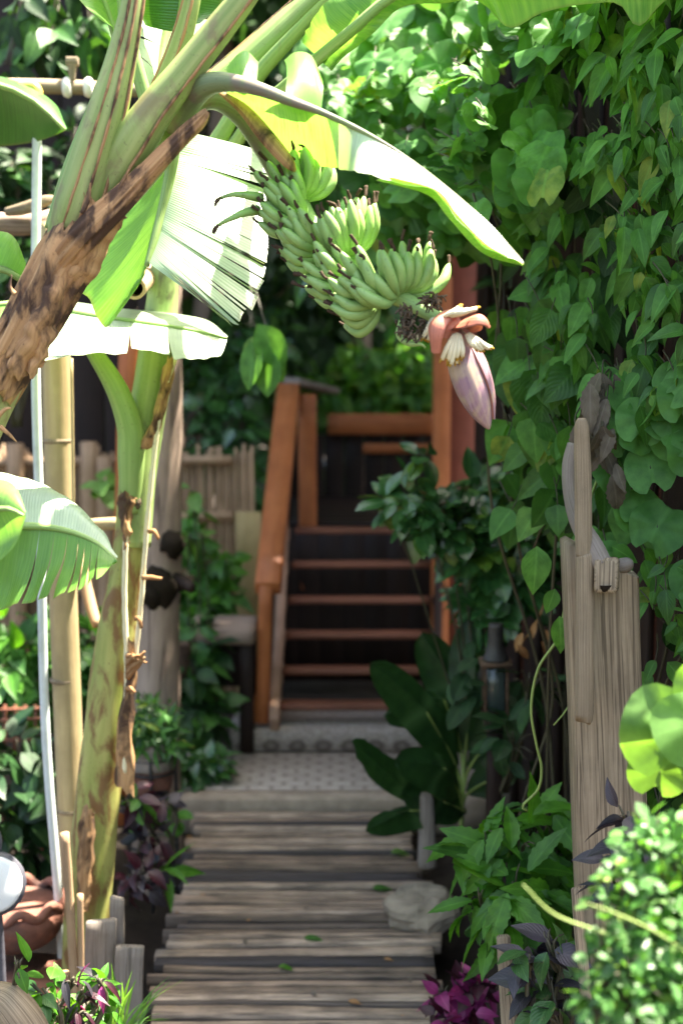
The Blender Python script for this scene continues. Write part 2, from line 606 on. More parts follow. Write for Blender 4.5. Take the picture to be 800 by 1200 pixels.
M['trunk'] = stem_mat('banana_trunk', (.28, .33, .10), (.40, .40, .18), (.16, .085, .04), .9, lo=.46, streak=12)
M['sheath'] = stem_mat('dry_sheath', (.24, .115, .045), (.56, .34, .16), (.055, .028, .016), .97, .85, .47, streak=17)
M['fruit'] = stem_mat('green_banana', (.20, .36, .095), (.30, .47, .155), (.10, .16, .045), .45, .40, .56, streak=5)
M['fruit_tip'] = plain_mat('dried_flower_tip', (.07, .045, .03), .9, .2, 200, .5)
M['bract'] = stem_mat('bud_bract', (.21, .11, .145), (.38, .235, .24), (.46, .36, .20), .6, .36, .50, streak=22)  # yellowish blotches paint in the highlight on the bud
M['bract_in'] = stem_mat('bract_inside', (.40, .12, .075), (.55, .21, .13), (.30, .09, .06), .5, .5, .6, streak=14)
M['floret'] = stem_mat('floret', (.66, .60, .36), (.80, .74, .52), (.55, .35, .08), .4, .6, .6)
M['floret_tip'] = plain_mat('floret_tip', (.45, .27, .04), .8, .2, 150, .5)
M['spent'] = plain_mat('spent_flower', (.10, .075, .05), .95, .2, 120, .6)
# timber and the rest
M['bamboo'] = wood_mat('bamboo_cane', (.34, .26, .14), (.44, .36, .205), (.14, .09, .04), .45, (9, 3, 1), .35, .1, .66)
M['bamboo_grey'] = wood_mat('weathered_bamboo', (.32, .205, .12), (.43, .29, .17), (.10, .07, .05), .6, (9, 3, 1), .5, .25)
M['deck'] = wood_mat('boardwalk_plank', (.17, .135, .105), (.30, .245, .19), (.03, .026, .024), .8, (55, 6, 1), .75, .78, .55)
M['oldwood'] = wood_mat('weathered_timber', (.20, .155, .10), (.385, .305, .205), (.075, .055, .036), .8, (110, 4, 1), .75, .12, .50, .3)
M['greywood'] = wood_mat('grey_timber', (.17, .145, .12), (.29, .255, .22), (.06, .05, .04), .85, (120, 6, 1), .7, .2, .56, .22)
M['treetrunk'] = wood_mat('old_bark', (.24, .175, .135), (.36, .275, .215), (.05, .035, .03), .9, (12, 4, 1), .7, .1, .55)
M['stain'] = wood_mat('stained_timber', (.36, .105, .034), (.48, .165, .055), (.18, .06, .02), .45, (50, 4, 1), .5, .2, .6)
M['stain_shade'] = wood_mat('stained_timber_shade', (.016, .0085, .006), (.026, .013, .009), (.006, .004, .003), .6, (50, 4, 1), .5, .25, .6)  # near-black base puts the shade of gaps and voids into the timber
M['tread'] = wood_mat('worn_tread', (.17, .062, .035), (.25, .10, .06), (.09, .04, .03), .5, (60, 4, 1), .5, .15, .6)
M['redwall'] = wood_mat('redbrown_boarding', (.20, .055, .03), (.27, .08, .045), (.08, .02, .01), .6, (40, 3, 1), .4, .12, .62)
M['stringer'] = wood_mat('stringer_timber', (.40, .235, .15), (.52, .33, .23), (.16, .08, .05), .7, (50, 4, 1), .5, .1, .6)
M['panel'] = wood_mat('ochre_board', (.34, .245, .10), (.44, .33, .15), (.18, .12, .05), .7, (30, 3, 1), .4, .1, .64)
M['pvc'] = plain_mat('white_pipe', (.62, .68, .66), .32, .5, 14, .12, .03, dirt=(.42, .47, .42))
M['pvc_yellow'] = plain_mat('yellow_elbow', (.62, .46, .10), .4, .5, 20, .15, .03)
M['iron'] = plain_mat('black_iron', (.03, .028, .027), .55, .5, 40, .4)
M['lamp_rim'] = plain_mat('lamp_housing', (.10, .10, .12), .4, .5, 40, .3)
M['lamp_white'] = plain_mat('lamp_face', (.80, .82, .82), .3, .5, 8, .05, .02)
M['terracotta'] = plain_mat('terracotta', (.22, .095, .065), .85, .3, 30, .35, .3, dirt=(.10, .065, .055))
M['potgrey'] = plain_mat('stone_pot', (.30, .25, .21), .9, .3, 30, .35, .4, dirt=(.16, .13, .10))
M['rock'] = plain_mat('boulder', (.34, .29, .22), .9, .3, 9, .4, .6, dirt=(.22, .18, .13))
M['concrete'] = plain_mat('concrete_kerb', (.38, .31, .235), .9, .3, 16, .3, .3, dirt=(.27, .21, .15))
M['soil'] = plain_mat('soil', (.030, .023, .017), .95, .2, 12, .5, .8, dirt=(.05, .04, .028))
M['glass'] = plain_mat('lantern_glass', (.05, .07, .065), .12, .6, 10, .2, .02)
M['rust'] = plain_mat('rusty_metal', (.09, .055, .035), .8, .3, 30, .5, .3)
M['white'] = plain_mat('white_tie', (.70, .68, .62), .7, .3, 30, .2)
M['dark_hole'] = plain_mat('hollow', (.02, .015, .01), .9, .1, 30, .3)


def tile_mat():
    n = N('patterned_tiles')
    tc = n.n('ShaderNodeTexCoord')
    br = n.n('ShaderNodeTexBrick', Scale=1.0, offset=0.5, offset_frequency=2)
    br.inputs['Mortar Size'].default_value = 0.010
    br.inputs['Brick Width'].default_value = 0.10
    br.inputs['Row Height'].default_value = 0.055
    br.inputs['Color1'].default_value = (.42, .36, .30, 1)
    br.inputs['Color2'].default_value = (.53, .46, .39, 1)
    br.inputs['Mortar'].default_value = (.27, .225, .185, 1)
    n.l(tc.outputs['Object'], br.inputs['Vector'])
    nz = n.noise(tc.outputs['Object'], 20, 5)
    base = n.mix(n.ramp(nz, [(.4, (0, 0, 0)), (.75, (.5, .5, .5))]), br.outputs['Color'], (.25, .21, .18))
    return n.finish(n.principled(base, .7, n.bump(br.outputs['Fac'], -.4, .004), .35))


def kerb_mat():
    """pebbled concrete step with a row of round medallions on its riser"""
    n = N('medallion_step')
    tc = n.n('ShaderNodeTexCoord')
    v = n.n('ShaderNodeTexVoronoi', Scale=75)
    n.l(tc.outputs['Object'], v.inputs['Vector'])
    base = n.ramp(v.outputs['Distance'], [(.1, (.48, .43, .37)), (.6, (.26, .22, .19))])
    sep = n.n('ShaderNodeSeparateXYZ')
    n.l(tc.outputs['Object'], sep.inputs[0])

    def mth(op, a, b):
        x = n.n('ShaderNodeMath', operation=op)
        for i, q in enumerate((a, b)):
            if hasattr(q, 'links'):
                n.l(q, x.inputs[i])
            else:
                x.inputs[i].default_value = q
        return x.outputs[0]
    fx = mth('SUBTRACT', mth('FRACT', mth('MULTIPLY', sep.outputs[0], 8.3), 0), .5)
    fz = mth('MULTIPLY', mth('SUBTRACT', sep.outputs[2], .035), 11.0)
    d = mth('SQRT', mth('ADD', mth('MULTIPLY', fx, fx), mth('MULTIPLY', fz, fz)), 0)
    ring = n.ramp(d, [(.0, (.5, .5, .5)), (.12, (.5, .5, .5)), (.18, (.9, .9, .9)), (.30, (.9, .9, .9)), (.38, (0, 0, 0))])
    base = n.mix(ring, base, (.12, .095, .08))
    return n.finish(n.principled(base, .85, n.bump(v.outputs['Distance'], -.5, .005), .3))




def deck_mat():
    """weathered planks: charcoal, grey brown and pale boards mixed at random"""
    n = N('boardwalk_plank')
    tc = n.n('ShaderNodeTexCoord')
    geo = n.n('ShaderNodeNewGeometry')
    g = n.noise(n.mapped(tc.outputs['UV'], (70, 5, 1)), 1.0, 6, .65, .3)
    b = n.noise(tc.outputs['Object'], 6, 5, .6)
    base = n.ramp(geo.outputs['Random Per Island'], [(0, (.05, .046, .05)), (.16, (.11, .095, .09)), (.24, (.28, .205, .145)), (.6, (.42, .31, .225)), (.8, (.50, .385, .285)), (1, (.58, .46, .355))])
    base = n.mix(n.ramp(g, [(.3, (.9, .9, .9)), (.55, (0, 0, 0))]), base, (.03, .026, .024))
    base = n.mix(n.ramp(b, [(.4, (0, 0, 0)), (.7, (.6, .6, .6))]), base, (.07, .058, .048))
    return n.finish(n.principled(base, .78, n.bump(g, .6, .006), .3))


M['deck'] = deck_mat()
M['gap_shade'] = wood_mat('gap_shade_strip', (.016, .014, .014), (.034, .03, .03), (.01, .009, .009), .85, (70, 5, 1), .5, .3)
M['tiles'] = tile_mat()
M['kerb'] = kerb_mat()

# ------------------------------------------------------------------ the setting
def V3(*a):
    return Vector(a)


mb = MB()
nx, ny = 60, 60
gx = np.concatenate([np.linspace(-40, -3, 12), np.linspace(-2.8, 2.8, 36), np.linspace(3, 40, 12)])
gy = np.concatenate([np.linspace(-30, -1, 8), np.linspace(-.8, 9, 44), np.linspace(9.5, 60, 8)])
vs = []
for a in gx:
    for b in gy:
        inpath = -.75 < a < .42 and b < 6.2
        z = -.16 if inpath else -.06 + .05 * noise.noise(Vector((a * 2.1, b * 2.1, 0))) + .02 * noise.noise(Vector((a * 9, b * 9, 4)))
        if b > 5.7 and -1.6 < a < .75 and b < 9:
            z = -.10
        vs.append((a, b, z))
mb.add(vs, [(f[0], f[3], f[2], f[1]) for f in grid_faces(60, 60)])
structure(mb.build('ground', M['soil'], origin=(0, 0, 0)))

# boardwalk of narrow weathered planks with uneven ends
YEND = G(350, 948, 0).y
XL, XR = -.589, .293
mb = MB()
y = 0.6
rd = random.Random(5)
while y < YEND - .03:
    w = rd.choice([.022, .030, .038, .046, .058])
    if y + w > YEND:
        break
    l = XL + rd.uniform(-.03, .035)
    r = XR + rd.uniform(-.02, .045)
    tilt = rd.uniform(-.008, .008)
    zz = rd.uniform(-.012, .008)
    beam(mb, (l, y + w / 2 - tilt, -.016 + zz), (r, y + w / 2 + tilt, -.016 + zz + rd.uniform(-.004, .004)), w, .046, ch=.09, seg=16, wob=.006, wf=2.6)
    g_ = rd.choice([.009, .012, .015, .020, .028])
    beam(mb, (l + rd.uniform(0, .04), y + w + g_ / 2, -.022), (r - rd.uniform(0, .04), y + w + g_ / 2 + rd.uniform(-.004, .004), -.022), g_ + .012, .030, mat=1, ch=.2, seg=10, wob=.004)  # near-black strips added so the plank gaps look shaded
    y += w + g_
for xx in (-.42, .12):
    beam(mb, (xx, .6, -.085), (xx, YEND, -.085), .07, .10, seg=4)
structure(mb.build('boardwalk', [M['deck'], M['gap_shade']], origin=(0, 0, 0)))

# concrete kerb, tiled landing, medallion step
yk0 = YEND + .012
ykz = .045
yt0 = yk0 + .10
mb = MB()
beam(mb, (-.80, yk0 + .05, ykz / 2 - .06), (.62, yk0 + .05, ykz / 2 - .06), .11, ykz + .115, ch=.08, seg=10, wob=.003)
structure(mb.build('kerb', M['concrete']))
ys0 = G(350, 882, ykz).y
ys1 = G(350, 853, .17).y
mb = MB()
beam(mb, (-.80, (yk0 + .107 + ys1 + .06) / 2, ykz / 2 - .05), (.75, (yk0 + .107 + ys1 + .06) / 2, ykz / 2 - .05), ys1 + .06 - yk0 - .107, ykz + .096, ch=.02, seg=2)
structure(mb.build('pavement', M['tiles'], origin=(0, 6, ykz)))
xs0, xs1 = G(268, 866, .12).x, G(520, 866, .12).x
mb = MB()
beam(mb, (xs0, ys0 + .25, ykz + .052), (xs1, ys0 + .25, ykz + .052), .5, .11, ch=.12, seg=12, wob=.003)
structure(mb.build('step', M['kerb']))

# ------------------------------------------------------------------ wooden stairs
st = thing('wooden_staircase', 'open stained wooden staircase rising from the tiled landing', 'stairs', G(400, 853, .17))
pys = [826, 785, 743, 702, 660, 620]
TR = []
for i, py in enumerate(pys):
    Y = ys1 + .10 + .235 * i
    z = W(400, py, Y).z
    TR.append((Y, z))
zz = np.polyfit(range(6), [t[1] for t in TR], 1)
for i, (Y, z) in enumerate(TR):
    xl = W(326 + i * 4.0, 700, Y).x
    xr = W(508, 700, Y).x
    mb = MB()
    beam(mb, (xl, Y + .05, z - .014), (xr, Y + .05, z - .014), .10, .026, ch=.15, seg=8, wob=.002)
    mb.build('tread', M['tread'], st)
    if False:
        mb = MB()
        beam(mb, (xl, Y + .21, z - .10), (xr, Y + .21, z - .10), .018, .11, ch=.1, seg=3)
        mb.build('riser', M['stain_shade'], st)
# stringers
Y0, z0 = TR[0]
Y5, z5 = TR[5]
for px0, px1, mt, sy in ((325, 338, 'stringer', -1), (514, 514, 'stain_shade', 1)):
    mb = MB()
    a = W(px0 - 5 if sy < 0 else px0, 600, Y0 - .06)
    b = W(px1 - 5 if sy < 0 else px1, 600, Y5 + .12)
    beam(mb, (a.x, a.y, z0 - .12), (b.x, b.y, z5 + .02), .042, .20, ch=.1, seg=8, wob=.002)
    if sy < 0:
        for (Y, z) in TR:
            xx = a.x + (b.x - a.x) * (Y - Y0) / (Y5 - Y0)
            beam(mb, (xx + .002, Y - .02, z - .052), (xx + .002, Y + .2, z - .052), .046, .06, ch=.1, seg=2)
    mb.build('stringer', M[mt], st)
# hand rail, lower newel, upper newel with a grey cap board
mb = MB()
beam(mb, W(314, 690, ys1 + .05), W(338, 455, Y5 + .25), .12, .075, ch=.12, seg=8, wob=.002)
mb.build('handrail', M['stain'], st)
mb = MB()
a = W(312, 684, ys1 + .07)
beam(mb, a, (W(307, 850, ys1 + .07).x, a.y, .175), .062, .062, up=(0, 1, 0), ch=.12, seg=6, wob=.002)
beam(mb, (a.x - .085, a.y + .005, .178), (a.x - .085, a.y + .005, .30), .075, .07, up=(0, 1, 0), ch=.12, seg=3)
mb.build('newel_post', M['stain'], st)
mb = MB()
yn = Y5 + .30
a = W(360, 462, yn)
b = W(360, 588, yn)
beam(mb, (a.x, yn, b.z - .5), (a.x, yn, a.z), .10, .10, up=(0, 1, 0), ch=.12, seg=6, wob=.002)
mb.build('newel_post', M['stain'], st)
mb = MB()
a = W(340, 447, yn - .06)
b = W(388, 458, yn + .45)
beam(mb, a + V3(0, 0, .004), b, .11, .035, ch=.15, seg=5, wob=.003)
mb.build('cap_board', M['greywood'], st)

# upper landing with its railing
zl = z5 + .0
dk = thing('upper_landing', 'raised landing with stained cross rails above the stairs', 'landing', (W(440, 600, Y5 + 1).x, Y5 + .9, zl - .2))
mb = MB()
for i in range(8):
    yy = Y5 + .28 + i * .13
    beam(mb, (W(340, 600, yy).x, yy + .06, zl - .02), (W(560, 600, yy).x, yy + .06, zl - .02), .125, .034, ch=.1, seg=4)
mb.build('floor_boards', M['stain_shade'], dk)
yr = Y5 + 1.3
for p0, p1, q in ((384, 512, (485, 509)), (425, 512, (520, 531))):
    mb = MB()
    z1, z2 = W(400, q[0], yr).z, W(400, q[1], yr).z
    beam(mb, (W(p0, 500, yr).x, yr, (z1 + z2) / 2), (W(p1, 500, yr).x, yr, (z1 + z2) / 2), .045, z1 - z2, ch=.12, seg=8, wob=.002)
    mb.build('cross_rail', M['stain'], dk)
mb = MB()
zt = W(400, 512, yr).z
for i in range(9):
    xx = W(345, 500, yr + .05).x + i * .125
    beam(mb, (xx, yr + .06, zl - .3), (xx, yr + .06, zt + .01), .12, .022, up=(0, 1, 0), ch=.08, seg=3)
mb.build('back_boards', M['stain_shade'], dk)  # near-black panel added in place of the shaded void behind the rails
for xx in (W(345, 600, Y5 + .3).x, W(548, 600, Y5 + .3).x):
    for yy in (Y5 + .35, yr):
        mb = MB()
        beam(mb, (xx, yy, -.02), (xx, yy, zl - .04), .09, .09, up=(0, 1, 0), seg=3)
        mb.build('support_post', M['stain_shade'], dk)
# near-black boards added as the dark void seen through the open treads
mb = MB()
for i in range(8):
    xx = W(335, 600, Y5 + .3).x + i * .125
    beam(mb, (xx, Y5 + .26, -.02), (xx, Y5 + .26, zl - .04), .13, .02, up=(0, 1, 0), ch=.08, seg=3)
mb.build('void_boards', M['stain_shade'], dk)

# ------------------------------------------------------------------ house
yh = ys1 + .95
hs = thing('wooden_house', 'red brown boarded house beside the stairs, mostly behind leaves', 'house', (W(560, 700, yh + .1).x, yh + .1, 0))
mb = MB()
x0 = W(526, 500, yh + .06).x
for i in range(16):
    beam(mb, (x0 + .07 + i * .142, yh + .10, 0), (x0 + .07 + i * .142, yh + .10, 3.6), .138, .03, up=(0, 1, 0), ch=.08, seg=4)
mb.build('wall', M['redwall'], hs)
mb = MB()
a = W(517, 500, yh)
beam(mb, (a.x, yh, .0), (a.x, yh, 3.6), .088, .088, up=(0, 1, 0), ch=.1, seg=10, wob=.002)
mb.build('corner_post', M['stain'], hs)
mb = MB()
z1 = W(400, 62, yh).z
for i in range(-3, 5):  # forward boards added out of view to keep sun off the stairs
    beam(mb, (W(395, 60, yh).x, yh + .1 + .30 * i, 3.72), (x0 + 2.4, yh + .1 + .30 * i, 3.72), .29, .05, ch=.1, seg=4)
beam(mb, (W(395, 60, yh).x, yh - .07, z1 + .10), (x0 + 2.4, yh - .07, z1 + .10), .04, .22, ch=.1, seg=6)
mb.build('eaves', M['redwall'], hs)
mb = MB()
for s in (0, 1):
    beam(mb, (x0 - .5, yh - .25, 3.95), (x0 + 2.6, yh - .25, 3.95 + .001), .06, .06, seg=3) if s == 0 else None
vs = [(x0 - .7, yh - .3, 3.80), (x0 + 2.6, yh - .3, 3.80), (x0 + 2.6, yh + 2.6, 4.9), (x0 - .7, yh + 2.6, 4.9)]
vs += [(p[0], p[1], p[2] + .06) for p in vs]
mb.add(vs, [(0, 3, 2, 1), (4, 5, 6, 7), (0, 1, 5, 4), (1, 2, 6, 5), (2, 3, 7, 6), (3, 0, 4, 7)])
mb.build('roof', M['greywood'], hs, smooth=False)

# near-black fence added behind the climbers as dark backing and to block sun
fn = thing('backing_fence', 'tall near-black fence added as dark backing behind the climbing vines', 'fence', (.95, 4.6, -.1))
mb = MB()
A, B = Vector((1.16, 2.9, 0)), Vector((.62, 6.6, 0))
nb = 26
for i in range(nb):
    p = A.lerp(B, i / (nb - 1))
    beam(mb, (p.x + .03 * (i % 2), p.y, -.12), (p.x + .03 * (i % 2), p.y, 4.0 + random.uniform(-.08, .08)), .17, .025, up=(.99, .14, 0), ch=.08, seg=4, wob=.003)
mb.build('boards', M['stain_shade'], fn)
for i in (1, 9, 17, 25):
    p = A.lerp(B, i / (nb - 1))
    mb = MB()
    beam(mb, (p.x + .07, p.y, -.12), (p.x + .07, p.y, 3.7), .09, .09, up=(0, 1, 0), seg=3)
    mb.build('post', M['stain_shade'], fn)

# ------------------------------------------------------------------ timber and cane on the left
Yb = 4.2
bp = thing('bamboo_post', 'thick pale bamboo post beside the white pipe', 'post', W(90, 1000, Yb))
pts = [W(62, 260, Yb), W(66, 420, Yb), W(72, 640, Yb), W(80, 850, Yb), W(86, 1000, Yb), W(98, 1240, Yb)]
mb = MB()
tube(mb, pts, [R(17, Yb)] * 6, 18, 40, wob=.03, wf=2)
mb.build('cane', M['bamboo'], bp)
for (px, py) in ((68, 516), (76, 796), (84, 948)):
    mb = MB()
    c = W(px, py, Yb)
    tube(mb, [c - V3(0, 0, .008), c - V3(0, 0, .003), c + V3(0, 0, .003), c + V3(0, 0, .008)], [R(16.8, Yb), R(18, Yb), R(18, Yb), R(16.8, Yb)], 18, 7, cap=False)
    mb.build('node_ring', M['oldwood'], bp)
mb = MB()
tube(mb, [W(84, 420, Yb - .06), W(86, 560, Yb - .06), W(86, 640, Yb - .06)], [.0045, .0045, .004], 8, 12)
mb.build('thin_cane', M['bamboo'], bp)

Yp = 4.1
wp = thing('water_pipe', 'thin white pipe with yellow elbow standing on the left', 'pipe', W(68, 1060, Yp))
mb = MB()
tube(mb, [W(44, 122, Yp), W(42, 420, Yp), W(48, 640, Yp), W(54, 860, Yp), W(69, 1056, Yp), W(80, 1240, Yp)], [R(5.6, Yp)] * 6, 14, 40)
mb.build('riser_pipe', M['pvc'], wp)
mb = MB()
tube(mb, [W(44, 126, Yp), W(44, 112, Yp), W(41, 103, Yp), W(32, 101, Yp), W(-10, 104, Yp), W(-80, 108, Yp)], [R(7, Yp), R(7, Yp), R(7, Yp), R(5.5, Yp), R(5, Yp), R(5, Yp)], 14, 34)
mb.build('elbow', M['pvc_yellow'], wp)

# old leaning trunk and brown post behind the second banana
Yt = 5.3
tt = thing('old_tree_trunk', 'grey brown bare trunk with dark knots behind the banana stem', 'tree', W(188, 850, Yt))
mb = MB()
tube(mb, [W(196, -60, Yt), W(194, 250, Yt), W(194, 470, Yt), W(188, 640, Yt), W(184, 760, Yt), W(184, 900, Yt), W(184, 1040, Yt)],
     [R(17, Yt), R(18, Yt), R(20, Yt), R(24, Yt), R(27, Yt), R(29, Yt), R(30, Yt)], 20, 60, wob=.16, wf=3)
mb.build('trunk', M['treetrunk'], tt)
for (px, py, r) in ((184, 690, 22), (200, 640, 14), (176, 700, 15)):
    mb = MB()
    c = W(px, py, Yt - .09)
    tube(mb, [c + V3(0, .06, 0), c + V3(.004, .0, .0), c + V3(0, -.022, -.006)], [R(r, Yt), R(r * .95, Yt), R(r * .4, Yt)], 14, 8, wob=.6, wf=14)
    mb.build('knot', M['dark_hole'], tt)
mb = MB()
tube(mb, [W(190, 678, Yt), W(214, 684, Yt - .05), W(226, 690, Yt - .09)], [R(14, Yt), R(9, Yt), R(5, Yt)], 12, 10, wob=.4, wf=14)
mb.build('stub', M['stain_shade'], tt)

mb = MB()
beam(mb, W(152, 380, 5.8), W(136, 1040, 5.8), R(22, 5.8), .06, up=(0, 1, 0), ch=.12, seg=10, wob=.004)
tag(mb.build('timber_post', M['stain']), 'reddish brown timber post left of the grey trunk', 'post')

# dark board wall added on the left to stand in for deep shade
sh = thing('shade_backing', 'added dark board wall standing in for deep shade behind the cane fence', 'backing', (W(10, 900, 8.3).x, 8.3, -.1))
mb = MB()
xx = W(-420, 500, 8.1).x
while xx < W(188, 500, 8.1).x:
    beam(mb, (xx, 8.1, -.1), (xx, 8.1, 4.6), .19, .03, up=(0, 1, 0), ch=.08, seg=4, wob=.002)
    xx += .185 if False else .196
mb.build('wall', M['stain_shade'], sh)
mb = MB()
beam(mb, (W(-420, 500, 8.1).x - .1, 8.7, 4.9), (W(188, 500, 8.1).x + .1, 8.7, 4.9), 1.9, .08, seg=4)
mb.build('roof', M['greywood'], sh)

# woven bamboo fence far left
Yf = 7.4
bf = thing('bamboo_fence', 'low woven cane fence in the shade left of the stairs', 'fence', W(190, 900, Yf))
mb = MB()
xa, xb = W(-160, 600, Yf).x, W(300, 600, Yf).x
x = xa
k = 0
while x < xb:
    top = W(200, 530 + random.uniform(-10, 10), Yf).z
    tube(mb, [(x, Yf + .01 * (k % 2), -.05), (x, Yf + .01 * (k % 2), top)], [.012, .010], 7, 6, wob=.1)
    x += random.uniform(.017, .026)
    k += 1
mb.build('canes', M['bamboo_grey'], bf)
for py in (540, 605, 690, 780):
    mb = MB()
    tube(mb, [(xa, Yf - .035, W(100, py + 4, Yf).z), ((xa + xb) / 2, Yf - .04, W(100, py, Yf).z), (xb - .12, Yf - .035, W(100, py - 2, Yf).z)], [.024] * 3, 10, 14, wob=.1)
    mb.build('rail', M['bamboo_grey'], bf)
for px, tp in ((104, 518), (122, 535), (18, 520)):
    mb = MB()
    tube(mb, [W(px, tp, Yf - .09), (W(px, tp, Yf).x, Yf - .09, -.05)], [.045, .05], 12, 10, wob=.06)
    mb.build('fence_post', M['bamboo_grey'], bf)

mb = MB()
beam(mb, W(291, 600, 7.2), (W(291, 600, 7.2).x, 7.2, .09), R(30, 7.2), .03, up=(0, 1, 0), ch=.06, seg=5)
tag(mb.build('board_panel', M['panel']), 'narrow ochre board standing left of the stair rail', 'board')

# bench with a block top left of the stairs
bn = thing('wooden_bench', 'low dark wooden bench with worn grey top beside the stairs', 'bench', (W(262, 850, 6.45).x, 6.45, ykz))
mb = MB()
za = W(260, 738, 6.3).z
beam(mb, (W(222, 740, 6.4).x, 6.45, za - .035), (W(300, 740, 6.4).x, 6.45, za - .035), .34, .07, ch=.2, seg=8, wob=.004)
mb.build('seat', M['treetrunk'], bn)
for px in (238, 290):
    for yy in (6.34, 6.58):
        mb = MB()
        beam(mb, (W(px, 800, 6.4).x, yy, ykz + .004), (W(px, 800, 6.4).x, yy, za - .07), .065, .065, up=(0, 1, 0), seg=3)
        mb.build('leg', M['stain_shade'], bn)
mb = MB()
beam(mb, (W(232, 800, 6.4).x, 6.6, za - .22), (W(298, 800, 6.4).x, 6.6, za - .22), .02, .25, seg=3)
mb.build('back_panel', M['stain_shade'], bn)
mb = MB()
tube(mb, [W(214, 792, 6.2), W(214, 772, 6.2), W(214, 756, 6.2)], [R(8, 6.2), R(10, 6.2), R(11, 6.2)], 14, 8)
beam(mb, W(206, 755, 6.2), W(222, 755, 6.2), .09, .014)
beam(mb, W(214, 792, 6.2), (W(214, 792, 6.2).x, 6.2, -.1), .03, .03, up=(0, 1, 0))
tag(mb.build('bird_feeder', M['rust']), 'small rusty feeder with pale lid on a stick by the grey trunk', 'feeder')

# overhead cane bars at the upper left
Ya = 4.5
cb = thing('bamboo_crossbar', 'pale bamboo pole tied with white knots at the upper left', 'pole', W(80, 104, Ya))
mb = MB()
tube(mb, [W(-140, 98, Ya), W(40, 101, Ya), W(175, 106, Ya + .1)], [R(8, Ya), R(8.5, Ya), R(8, Ya)], 14, 24, wob=.05)
mb.build('cane', M['oldwood'], cb)
for px in (79, 104):
    mb = MB()
    c = W(px, 103, Ya)
    tube(mb, [c + V3(-.012, 0, .0), c + V3(-.004, 0, 0), c + V3(.005, 0, 0), c + V3(.012, 0, 0)], [R(9.3, Ya), R(11, Ya), R(11, Ya), R(9.3, Ya)], 14, 8, wob=.25, wf=30)
    mb.build('tie', M['white'], cb)
mb = MB()
c = W(85, 76, Ya)
beam(mb, W(78, 72, Ya), W(92, 72, Ya), .03, .025, ch=.1)
beam(mb, W(85, 74, Ya), W(85, 95, Ya), .028, .03, up=(0, 1, 0), taper=.5)
mb.build('bracket', M['oldwood'], cb)

lg = thing('driftwood_log', 'dark weathered log lying across at the upper left', 'log', W(20, 262, 4.3))
mb = MB()
tube(mb, [W(-120, 268, 4.3), W(-10, 262, 4.3), W(40, 262, 4.3), W(72, 250, 4.35), W(84, 236, 4.4)], [R(14, 4.3), R(14, 4.3), R(13, 4.3), R(9, 4.3), R(5, 4.3)], 16, 30, wob=.22, wf=6)
mb.build('log', M['treetrunk'], lg)
mb = MB()
tube(mb, [W(8, 248, 4.24), W(30, 244, 4.22), W(54, 235, 4.22), W(66, 232, 4.24)], [R(5, 4.3), R(7, 4.3), R(6, 4.3), R(3, 4.3)], 12, 16, wob=.3, wf=8)
mb.build('branch_stub', M['oldwood'], lg)

bt = thing('bamboo_tube', 'sawn hollow bamboo tube end below the sunlit banana leaf', 'bamboo', W(160, 335, 3.75))
mb = MB()
a, b = W(158, 338, 3.7), W(178, 318, 4.2)
tube(mb, [a, a.lerp(b, .5), b], [R(13, 3.7)] * 3, 18, 10, cap=False)
tube(mb, [a, a.lerp(b, .5), b], [R(9.5, 3.7)] * 3, 18, 10, cap=False)
n0 = len(mb.v)
d = (b - a).normalized()
q = [i for i in range(18)]
mb.add([mb.v[i] for i in range(18)] + [mb.v[180 + i] for i in range(18)], [(i, (i + 1) % 18, 18 + (i + 1) % 18, 18 + i) for i in range(18)])
mb.build('cane', M['bamboo_grey'], bt)
mb = MB()
c = a + d * .05
tube(mb, [c, c + d * .01], [R(9.3, 3.7)] * 2, 18, 6)
mb.build('inner_node', M['dark_hole'], bt)

mb = MB()
tube(mb, [W(40, 622, 4.3), W(100, 616, 4.22), W(142, 613, 4.15)], [R(8, 4.2), R(8, 4.2), R(7.5, 4.2)], 14, 20, wob=.1)
tag(mb.build('bamboo_rail', M['bamboo']), 'short horizontal bamboo rail tied between post and banana stem', 'pole')
mb = MB()
tube(mb, [W(90, 640, 4.35), W(104, 700, 4.3), W(114, 734, 4.26)], [R(7, 4.3), R(7, 4.3), R(6, 4.3)], 12, 16, wob=.15)
tag(mb.build('broken_branch', M['bamboo_grey']), 'short pale broken branch slanting left of the banana stem', 'branch')

# ------------------------------------------------------------------ banana plants
def PL(lst):
    return [W(*p) for p in lst]


def rtube(name, pts, mat, parent, n=16, seg=40, flat=1.0, wob=0.04, wf=5, groove=0.0, side=None, wa=1.5, rag=0.0, margins=()):
    """pts: (px, py, Y, half width px)"""
    m = MB()
    tube(m, [W(p[0], p[1], p[2]) for p in pts], [R(p[3], p[2]) for p in pts], n, seg, wob=wob, wf=wf, flat=flat, groove=groove, side=side, wa=wa, rag=rag)
    for off in margins:                 # thin dry margins that run along a petiole
        q = []
        for i, p in enumerate(pts):
            a, b = pts[max(0, i - 1)], pts[min(len(pts) - 1, i + 1)]
            dx, dy = b[0] - a[0], b[1] - a[1]
            l = math.hypot(dx, dy) + 1e-6
            q.append((p[0] - dy / l * p[3] * off, p[1] + dx / l * p[3] * off, p[2] - R(p[3], p[2]) * flat * math.sqrt(max(0, 1 - off * off)) - .001))
        tube(m, [W(*p) for p in q], [R(1.7, 3)] * len(q), 6, seg, mat=1, wob=.7, wf=28)
    return m.build(name, [M[mat], M['sheath']], parent)


